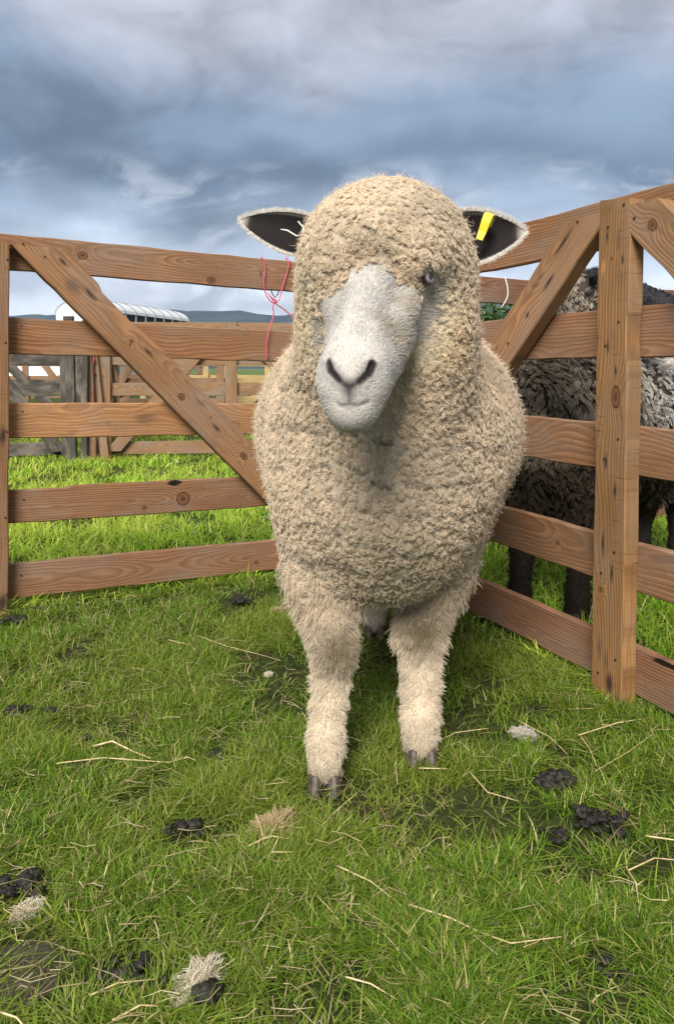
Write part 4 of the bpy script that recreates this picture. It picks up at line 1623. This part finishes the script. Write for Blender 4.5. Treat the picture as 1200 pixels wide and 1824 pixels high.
# ------------------------------------------------------------------ the grey sheep in the next pen
def build_grey_sheep():
    rng = np.random.default_rng(9)
    B = np.array([.93, 2.62, 0])
    xs = axis_grid(.30, 1.62, .62, 1.05, .0075, .013)
    ys = axis_grid(2.00, 3.30, 2.15, 2.60, .0085, .013)
    zs = axis_grid(-.02, 1.10, .84, 1.06, .0065, .013)
    f = Field(xs, ys, zs)
    w = f.ell((.95, 2.66, .60), (.36, .255, .245), .62)
    w = smin(w, f.ell((.70, 2.43, .60), (.20, .20, .24)), .09)
    w = smin(w, f.ell((1.17, 2.86, .60), (.22, .23, .235)), .08)
    w = smin(w, f.cone((.72, 2.42, .70), (.730, 2.36, .925), .175, .105), .08)
    w = smin(w, f.cone((.575, 2.36, .48), (.560, 2.35, .30), .10, .060), .05)
    w = smin(w, f.cone((.74, 2.30, .48), (.715, 2.28, .30), .10, .062), .05)
    w = smin(w, f.cone((1.08, 2.72, .48), (1.075, 2.70, .33), .12, .058), .05)
    w = smin(w, f.cone((1.30, 2.92, .48), (1.30, 2.94, .33), .12, .058), .05)
    # dark face in profile, turned along the fence
    fc = f.cone((.770, 2.325, .968), (.925, 2.275, .918), .068, .048)
    fc = smin(fc, f.ell((.962, 2.262, .900), (.044, .036, .040)), .03)
    g = None
    for (ax_, ay_, kx, ky, fx, fy) in ((.560, 2.35, .557, 2.335, .548, 2.33), (.715, 2.28, .708, 2.265, .700, 2.26), (1.075, 2.70, 1.07, 2.75, 1.06, 2.71), (1.30, 2.94, 1.30, 2.99, 1.29, 2.95)):
        q = f.cone((ax_, ay_, .32), (kx, ky, .22), .052, .038)
        q = smin(q, f.cone((kx, ky, .22), (fx, fy, .075), .036, .029), .02)
        q = smin(q, f.cone((fx, fy, .075), (fx - .004, fy - .01, .012), .032, .036), .02)
        g = q if g is None else np.minimum(g, q)
    tot = smin(smin(w, fc, .02), g, .02)
    V, Q = surface_nets(xs, ys, zs, tot)
    V = smooth_mesh(V, Q, 2, .4)

    def samp(A):
        i = np.clip(np.searchsorted(xs, V[:, 0]), 0, len(xs) - 1)
        j = np.clip(np.searchsorted(ys, V[:, 1]), 0, len(ys) - 1)
        k = np.clip(np.searchsorted(zs, V[:, 2]), 0, len(zs) - 1)
        return A[i, j, k]
    dw, df, dg = samp(w), samp(fc), samp(g)
    face = np.clip((dw - df) / .015 + .4, 0, 1) * (V[:, 2] > .8)
    leg = np.clip((dw - dg) / .02 + .5, 0, 1) * (V[:, 2] < .40)
    bare = np.maximum(face, leg)
    N = vert_normals(V, Q)
    C = np.tile(np.array([.055, .045, .036]), (len(V), 1))
    C = C * (1 - face[:, None]) + np.array([.032, .031, .034]) * face[:, None]
    C = C * (1 - leg[:, None]) + np.array([.028, .022, .018]) * leg[:, None]
    t = thing('sheep', 'grey-brown fleeced sheep with black face and dark legs behind the fence', 'sheep', tuple(B))
    inv = -Vector(B)

    def part(o):
        o.location = inv
        return o
    me = np_mesh('body', V, Q, SKIN, True)
    color_attr(me, 'col', C)
    part(obj('body', me, t))
    bq = bare[Q].mean(1)
    cy = V[Q].mean(1)
    wgt = np.clip(1 - bq * 1.6, 0, 1) * np.where((cy[:, 1] - .55 * cy[:, 0]) > 2.35, .35, 1.0)
    M = 11000
    P, Nn = sample_surface(V, N, Q, wgt, M, rng)
    t1, t2 = tangents(Nn)
    g1 = fbm(P * 8, 51) - .5
    g2_ = fbm(P * 8 + 20, 52) - .5
    lean = np.array([0, 0, -.75]) + t1 * (g1 * 4.2)[:, None] + t2 * (g2_ * 2.6)[:, None] + rng.normal(0, .25, (M, 3))
    L = .026 * (.7 + .6 * fbm(P * 18, 53)) * np.where(P[:, 2] > .80, .62, 1)
    ns = 8
    pts = wool_locks(P, Nn, L, np.full(M, .0075), ns, .0030, rng, lean, .25, 7, 1.3, .9)
    tone = (.45 + 1.05 * fbm(P * 10, 54, 3) + rng.normal(0, .20, M)).clip(.25, 1.9)
    pale = np.clip((P[:, 0] - .80) / .2, 0, 1)[:, None] * np.clip((P[:, 2] - .45) / .15, 0, 1)[:, None] * .8
    base = np.array([.36, .31, .25]) * (1 - pale) + np.array([.60, .56, .51]) * pale
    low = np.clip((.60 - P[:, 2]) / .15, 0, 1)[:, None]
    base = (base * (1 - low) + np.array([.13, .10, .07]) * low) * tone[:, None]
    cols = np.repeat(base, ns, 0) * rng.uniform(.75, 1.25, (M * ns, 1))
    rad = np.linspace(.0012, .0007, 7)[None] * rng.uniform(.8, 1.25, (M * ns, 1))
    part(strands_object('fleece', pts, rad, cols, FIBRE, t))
    # short dark hair on face and legs
    n = 12000
    P, Nn = sample_surface(V, N, Q, bq, n, rng)
    dr = np.where(P[:, 2:3] > .7, np.array([[-.8, .1, .1]]), np.array([[0, 0, -.9]])) + rng.normal(0, .25, (n, 3)) + Nn * .35
    Ls = rng.uniform(.006, .012, (n, 1))
    pts = np.stack([P - Nn * .001, P + dr * Ls * .5, P + dr * Ls], 1)
    col = np.where(P[:, 2:3] > .7, np.array([[.040, .040, .044]]), np.array([[.040, .028, .021]])) * rng.uniform(.6, 1.6, (n, 1))
    part(strands_object('face_hair', pts, np.tile([.0009, .0007, .0004], (n, 1)), col, FIBRE, t))
    # ear, eye
    earm = plain('dark_ear', (.020, .018, .018), .8, 0, .2, .3, 60)
    for (b0, tip, nm) in ((np.array([.735, 2.28, 1.005]), np.array([.700, 2.20, 1.0]), 1), (np.array([.775, 2.38, 1.005]), np.array([.80, 2.48, 1.0]), 2)):
        ax = tip - b0
        up = np.array([.1, 0, 1.0])
        sdn = np.cross(ax, up)
        sdn /= np.linalg.norm(sdn)
        rows, Fs = [], []
        for i in range(10):
            s = i / 9
            wv = .026 * math.sin(math.pi * (s * .88 + .12)) ** .8
            for j in range(10):
                an = 2 * math.pi * j / 10
                rows.append(b0 + ax * s + up * wv * math.cos(an) + sdn * (.006 * math.sin(an) * (1 - .5 * s) - .010 * (1 - math.cos(an) ** 2)))
        for i in range(9):
            for j in range(10):
                j2 = (j + 1) % 10
                Fs.append((i * 10 + j, i * 10 + j2, i * 10 + 10 + j2, i * 10 + 10 + j))
        Fs += [tuple(range(10))[::-1], tuple(90 + j for j in range(10))]
        part(obj('ear', mesh('ear', rows, Fs, earm, True), t))
    eyem = plain('dark_eye', (.012, .010, .010), .15, 0, .6, .05, 50)
    for ey in ((.840, 2.238, .975), (.880, 2.352, .975)):
        bm = bmesh.new()
        bmesh.ops.create_uvsphere(bm, u_segments=14, v_segments=8, radius=.013)
        me_ = bpy.data.meshes.new('eye')
        bm.to_mesh(me_)
        bm.free()
        me_.materials.append(eyem)
        me_.shade_smooth()
        o = obj('eye', me_, t)
        o.location = Vector(ey) + inv
    return t


build_grey_sheep()


# ------------------------------------------------------------------ twine on the hurdles
def mat_twine(name, c):
    m, t, b = mat(name)
    tc = t.node('ShaderNodeTexCoord').outputs['Object']
    w_ = t.noise(tc, 700, 2)
    t.put(b.inputs['Base Color'], t.mix(t.map(w_, .35, .65), tuple(q * .7 for q in c), c))
    b.inputs['Roughness'].default_value = .6
    return m


def smooth_path(pts, n=8):
    pts = [Vector(p) for p in pts]
    out = []
    for i in range(len(pts) - 1):
        p0, p1, p2, p3 = pts[max(i - 1, 0)], pts[i], pts[i + 1], pts[min(i + 2, len(pts) - 1)]
        for k in range(n):
            t = k / n
            out.append(.5 * ((2 * p1) + (p2 - p0) * t + (2 * p0 - 5 * p1 + 4 * p2 - p3) * t * t + (3 * p1 - p0 - 3 * p2 + p3) * t ** 3))
    out.append(pts[-1])
    return out


pink = mat_twine('pink_twine', (.72, .10, .17))
nrmL = Vector((LD.y, -LD.x, 0))


def on_left(x, y, off=.006):
    """point on the camera-side face of the back-left hurdle's rails"""
    r = ray(x, y)
    n = nrmL
    k = n.dot(LA + n * off - Vector((0, 0, CAMH))) / n.dot(r)
    return Vector((0, 0, CAMH)) + r * k


tw = thing('twine', 'pink baler twine looped and knotted round the top rail', 'twine', tuple(on_left(488, 540)))
base_t = Vector(tw.location)
paths = [
    [on_left(466, 461, -.024), on_left(466, 458, -.004), on_left(470, 463), on_left(472, 480), on_left(470, 505), on_left(474, 525, .004), on_left(486, 539, .005), on_left(496, 535, .008), on_left(502, 515), on_left(510, 490), on_left(515, 466), on_left(511, 461, -.004), on_left(509, 463, -.024), on_left(490, 530, -.026), on_left(466, 461, -.024)],
    [on_left(476, 520, .004), on_left(484, 530, .012), on_left(492, 536, .012), on_left(486, 545, .010), on_left(487, 560, .008), on_left(480, 585, .012), on_left(475, 610, .010), on_left(476, 640, .008)],
    [on_left(480, 526, .008), on_left(492, 541, .012), on_left(505, 550, .010), on_left(518, 562, .008), on_left(528, 575, .006)],
]
for p in paths:
    vs, fs = tube_data([q - base_t for q in smooth_path(p, 5)], .0021, 6)
    obj('strand', mesh('strand', vs, fs, pink, True), tw)
bmn = bmesh.new()
bmesh.ops.create_icosphere(bmn, subdivisions=2, radius=.0065)
km = bpy.data.meshes.new('knot')
bmn.to_mesh(km)
bmn.free()
km.materials.append(pink)
obj('knot', km, tw).location = on_left(489, 538, .009) - base_t
# white string tying the corner
wp_ = CORNER + LD * .62
nb_ = nrmL * .012
wmat = mat_twine('white_string', (.75, .73, .68))
cpt = [at(898, 492, 3.17), at(903, 508, 3.165), at(904, 525, 3.165), at(899, 538, 3.165), at(893, 547, 3.17)]
c0 = cpt[0].copy()
vs, fs = tube_data([q - c0 for q in smooth_path(cpt, 5)], .0028, 6)
o = obj('string', mesh('string', vs, fs, wmat, True))
o.location = c0
tag(o, 'short white string hanging on the red-brown hurdle behind the brace', 'string')
# red twine on the far tan hurdle
rt = at(166, 640, 6.4)
vs, fs = tube_data([Vector(q) for q in ((0, 0, .05), (.012, -.02, .0), (.0, -.02, -.06), (.015, -.01, -.12))], .006, 6)
o = obj('twine', mesh('twine', vs, fs, pink, True))
o.location = rt
tag(o, 'bit of pink twine on the far tan board by the grey posts', 'twine')

# ------------------------------------------------------------------ droppings, wool tufts, straw
dungm, td, bd = mat('sheep_dung')
tcd = td.node('ShaderNodeTexCoord').outputs['Object']
nd = td.noise(tcd, 120, 4)
td.put(bd.inputs['Base Color'], td.mix(td.map(nd, .35, .7), (.010, .009, .009), (.040, .034, .027)))
bd.inputs['Roughness'].default_value = .62
bd.inputs['Specular IOR Level'].default_value = .25
td.put(bd.inputs['Normal'], td.bump(nd, .5, .004))


def lump(rng, r, squash=.75):
    bm = bmesh.new()
    bmesh.ops.create_icosphere(bm, subdivisions=2, radius=1)
    sx, sy, sz = r * rng.uniform(.8, 1.4), r * rng.uniform(.8, 1.2), r * squash * rng.uniform(.8, 1.2)
    ph = rng.uniform(0, 50)
    az = rng.uniform(0, 3)
    V = np.array([v.co for v in bm.verts])
    d_ = 1 + (fbm(V * 2.4 + ph, 61) - .5) * 1.7
    V = V * d_[:, None] * np.array([sx, sy, sz])
    c, s = math.cos(az), math.sin(az)
    V = np.c_[V[:, 0] * c - V[:, 1] * s, V[:, 0] * s + V[:, 1] * c, V[:, 2]]
    F_ = [tuple(v.index for v in f.verts) for f in bm.faces]
    bm.free()
    return V, F_


def dung(px_, py_, n, spread, r, label, seed):
    rng = random.Random(seed)
    r *= .82
    p = gnd(px_, py_)
    Vs, Fs = [], []
    o_ = 0
    for i in range(int(n * 3.0)):
        a, q = rng.uniform(0, 6.28), spread * rng.uniform(0, 1) ** .8 * .9
        V, F_ = lump(rng, r * rng.choice((.3, .45, .7, 1.0)) * rng.uniform(.8, 1.15), .6)
        V = V + np.array([q * math.cos(a) * 1.3, q * math.sin(a), r * rng.uniform(.5, .9) + max(0, (spread * .6 - q)) * rng.uniform(.1, .45) + .010])
        Vs += [tuple(v) for v in V]
        Fs += [tuple(k + o_ for k in f) for f in F_]
        o_ += len(V)
    o = obj('sheep_dropping', mesh('sheep_dropping', Vs, Fs, dungm, True))
    o.location = (p.x, p.y, float(ground_z([p.x], [p.y])[0]))
    tag(o, label, 'dropping', 'sheep droppings in the pen')


for a in (
    (425, 1076, 12, .040, .013, 'black dropping heap near the twine-tied hurdle, beside the front leg', 1),
    (22, 1112, 6, .035, .012, 'flat dark dropping at the foot of the centre post of the twine-tied hurdle', 2),
    (72, 1092, 4, .020, .009, 'small dark dropping between the post and the bottom rail', 3),
    (28, 1275, 8, .028, .012, 'dark cluster of droppings in grass, larger of a neighbouring pair', 4),
    (82, 1272, 4, .014, .010, 'small dark dropping, lesser of a neighbouring pair', 5),
    (152, 1322, 3, .008, .009, 'single dark pellet lying beside a dry straw stalk', 6),
    (385, 1350, 5, .020, .009, 'dropping sunk in grass at the tip of the long straw', 7),
    (990, 1398, 14, .030, .014, 'glossy black dropping heap below the stained centre post', 8),
    (1068, 1466, 14, .045, .011, 'scattered black pellets next to the glossy heap', 9),
    (985, 1495, 5, .022, .009, 'few half-buried pellets below the glossy heap', 10),
    (38, 1592, 12, .036, .012, 'broken black droppings just above a wool tuft', 11),
    (330, 1486, 8, .030, .011, 'dark droppings in front of the leading hoof', 12),
    (365, 1795, 5, .014, .015, 'smooth black dropping touching the biggest wool tuft', 13),
    (236, 1752, 10, .040, .012, 'crumbled black droppings between bare mud and the biggest tuft', 14),
    (1085, 1735, 5, .022, .009, 'dark pellets sunk in grass far from any wool', 15),
    (640, 1660, 4, .016, .009, 'few pellets under a straw stalk amid thick grass', 16),
    (140, 1375, 4, .014, .010, 'dark pellets beneath the long straight straw', 17),
):
    dung(*a)

# bare mud
mudm, tm_, bm_ = mat('bare_mud')
tcm = tm_.node('ShaderNodeTexCoord').outputs['Object']
nm = tm_.noise(tcm, 55, 8, .7)
tm_.put(bm_.inputs['Base Color'], tm_.mix(tm_.map(nm, .3, .7), (.045, .036, .022), (.11, .09, .055)))
bm_.inputs['Roughness'].default_value = .7
tm_.put(bm_.inputs['Normal'], tm_.bump(nm, 1.0, .02))
p = gnd(25, 1738)
V, Fs = [(0, 0, .012)], []
for r_ in (.5, 1.0):
    for k in range(28):
        an = 2 * math.pi * k / 28
        q = .085 * r_ * (1 + .35 * (vnoise(np.array([[math.cos(an) * 1.6 + 5, math.sin(an) * 1.6, 3.0]]), 4)[0] - .5) * 2)
        V.append((q * math.cos(an), q * math.sin(an) * .9, .009 if r_ < .9 else -.008))
for k in range(28):
    k2 = (k + 1) % 28
    Fs += [(0, 1 + k, 1 + k2), (1 + k, 29 + k, 29 + k2, 1 + k2)]
o = obj('mud_patch', mesh('mud_patch', V, Fs, mudm, True), kind='structure')
o.location = (p.x, p.y, float(ground_z([p.x], [p.y])[0]) + .004)


# shed wool tufts: a tangle of fine crimped fibres round a soft core
def tuft(px_, py_, lx, ly, lz, az, label, seed, col=(.70, .63, .50)):
    rng = np.random.default_rng(seed)
    p = gnd(px_, py_)
    t = thing('wool_tuft', label, 'wool', (p.x, p.y, float(ground_z([p.x], [p.y])[0]) + lz * .75), (0, 0, az), 'shed wool on the grass')
    rr_ = random.Random(seed)
    V, F_ = lump(rr_, 1.0, 1.0)
    V = V / np.abs(V).max(0) * np.array([lx, ly, lz]) * .82
    me = mesh('core', V, F_, SKIN, True)
    color_attr(me, 'col', np.tile(np.array(col) * .8, (len(V), 1)))
    obj('core', me, t)
    n = 900
    d_ = rng.normal(0, 1, (n, 3))
    d_ /= np.linalg.norm(d_, axis=1)[:, None]
    P = d_ * np.array([lx, ly, lz]) * .75
    L = np.full(n, min(lx, ly) * .55)
    lean = np.tile(np.array([.7, 0, 0]), (n, 1)) * rng.choice([-1, 1], (n, 1)) + rng.normal(0, .5, (n, 3))
    pts = wool_locks(P, d_, L, np.full(n, .003), 3, .0025, rng, lean, .4, 6, 1.2)
    obj_ = strands_object('fibres', pts, np.tile(np.linspace(.0006, .0003, 6), (n * 3, 1)), np.array(col) * rng.uniform(.8, 1.15, (n * 3, 1)), FIBRE, t)


tuft(348, 1770, .040, .018, .016, 1.05, 'biggest cream wool tuft, lying against a smooth black dropping', 1)
tuft(50, 1632, .020, .012, .012, .9, 'off-white wool tuft below broken black droppings', 2)
tuft(932, 1308, .026, .012, .011, -.5, 'pale curled wool tuft between the hoof and centre post', 3, (.62, .58, .50))
tuft(836, 1792, .024, .008, .010, 1.5, 'slim white wool wisp standing in thick grass', 4)
tuft(22, 1347, .030, .010, .009, .15, 'flat pale wool strip off the end of the long straight straw', 5)
tuft(485, 1478, .030, .024, .012, .7, 'tan wool clump tangled with straw before the front hoof', 6, (.58, .45, .27))
tuft(500, 1092, .026, .014, .012, .2, 'tan wool tuft beside the black heap near the hurdle', 7, (.52, .42, .27))
tuft(478, 1200, .010, .006, .006, .2, 'tiny white wool scrap on grass near the foreleg', 8)

strawm, ts_, bs_ = mat('dry_straw')
tcs = ts_.node('ShaderNodeTexCoord').outputs['Object']
ns_ = ts_.noise(tcs, 90, 3)
ts_.put(bs_.inputs['Base Color'], ts_.mix(ts_.map(ns_, .3, .7), (.42, .31, .14), (.66, .54, .31)))
bs_.inputs['Roughness'].default_value = .5


def straw(pix, label, r=.0013, lift=.022):
    pts = []
    for i, (x, y) in enumerate(pix):
        q = gnd(x, y, lift)
        q.z = lift + float(ground_z([q.x], [q.y])[0]) + .006 * math.sin(i * 2.1)
        pts.append(q)
    c = pts[0].copy()
    pp = []
    for a_, b_ in zip(pts[:-1], pts[1:]):
        for k in range(4):
            pp.append(a_.lerp(b_, k / 4) - c)
    pp.append(pts[-1] - c)
    n = len(pp)
    vs, fs = tube_data(pp, [r * (1 - .55 * i / (n - 1)) for i in range(n)], 6)
    o = obj('straw_stalk', mesh('straw_stalk', vs, fs, strawm, True))
    o.location = c
    tag(o, label, 'straw', 'loose straw on the grass')


straw([(100, 1356), (185, 1350), (300, 1347), (335, 1342), (348, 1352)], 'long straight straw lying across the grass beside small dark pellets')
straw([(165, 1325), (200, 1320), (240, 1330), (268, 1345)], 'bent buff straw just above the long straight one', .0022)
straw([(1030, 1302), (1100, 1285), (1158, 1268), (1160, 1302), (1120, 1335), (1060, 1360)], 'straw folded into a hook below the centre post')
straw([(1032, 1302), (1050, 1330), (1062, 1350)], 'short straw touching the folded hook-shaped one')
straw([(725, 1605), (800, 1637), (860, 1652), (910, 1677), (1000, 1672)], 'longest kinked straw in the open grass', .0015)
straw([(835, 1366), (868, 1410), (925, 1416)], 'angled straw between the hoof of the cream sheep and the glossy heap')
straw([(1150, 1482), (1200, 1495), (1250, 1490)], 'pale straw running out past the scattered pellets')
straw([(1118, 1545), (1165, 1528), (1215, 1520)], 'second pale straw next to the one by the scattered pellets')
straw([(1118, 1545), (1132, 1572), (1138, 1600)], 'short upright-curved straw near bare soil')
straw([(600, 1535), (660, 1570), (720, 1605)], 'straw leading up to the longest kinked one', .0012)
straw([(615, 1735), (660, 1755), (710, 1770)], 'straw beyond the few pellets in thick grass', .0012)
straw([(160, 1770), (210, 1755), (300, 1730)], 'straw crossing the crumbled droppings', .0012)
straw([(200, 1815), (250, 1795), (312, 1782)], 'dull straw pointing at the biggest wool tuft', .0014)
straw([(0, 1800), (30, 1818), (60, 1840)], 'straw lying on the bare mud', .0014)
straw([(300, 1138), (340, 1150), (352, 1158)], 'short straw on grass inside the twine-tied hurdle', .0012)
straw([(352, 1130), (400, 1150), (470, 1160), (500, 1172)], 'fine straw reaching towards the foreleg', .0010)
straw([(333, 1180), (340, 1215), (348, 1232)], 'fine upright-curved straw below the two short ones', .0010)
straw([(870, 1290), (810, 1302), (760, 1318)], 'straw beside the pale curled tuft', .0010)
straw([(920, 1275), (980, 1310), (1010, 1330)], 'thin straw between the curled tuft and the hook', .0010)
straw([(745, 1360), (790, 1366), (805, 1358)], 'straw under the toe of the dark hoof', .0010)
straw([(640, 1400), (600, 1440), (560, 1470)], 'straw in front of the two forelegs', .0010)
straw([(1060, 1050), (1045, 1120), (1020, 1075)], 'dry stem leaning beside the grey sheep leg', .0012, .05)
for k, (x, y, dx_, dy_) in enumerate(((455, 1440, 20, 70), (500, 1450, -30, 60), (440, 1500, 80, -20), (520, 1510, -70, 20), (480, 1520, 30, -50))):
    straw([(x, y), (x + dx_ * .5, y + dy_ * .5 - 4), (x + dx_, y + dy_)], ('upright straw on the far side of the tan wool clump', 'straw leaning over the tan wool clump', 'level straw under the tan wool clump', 'straw poking sideways out of the tan wool clump', 'short straw in front of the tan wool clump')[k], .0016)

# ------------------------------------------------------------------ air
hv = [(x, y, z) for x in (-5600, 5600) for y in (-5600, 5600) for z in (-9, 460)]
haze = obj('haze', mesh('haze', hv, [(0, 1, 3, 2), (4, 6, 7, 5), (0, 4, 5, 1), (2, 3, 7, 6), (0, 2, 6, 4), (1, 5, 7, 3)]), kind='stuff')
hzm = bpy.data.materials.new('haze')
hzm.use_nodes = True
for n_ in list(hzm.node_tree.nodes):
    hzm.node_tree.nodes.remove(n_)
ho_ = hzm.node_tree.nodes.new('ShaderNodeOutputMaterial')
hp_ = hzm.node_tree.nodes.new('ShaderNodeVolumePrincipled')
hp_.inputs['Color'].default_value = (.62, .76, 1.0, 1)
hp_.inputs['Density'].default_value = .00014
hp_.inputs['Anisotropy'].default_value = .2
hzm.node_tree.links.new(hp_.outputs[0], ho_.inputs['Volume'])
haze.data.materials.append(hzm)
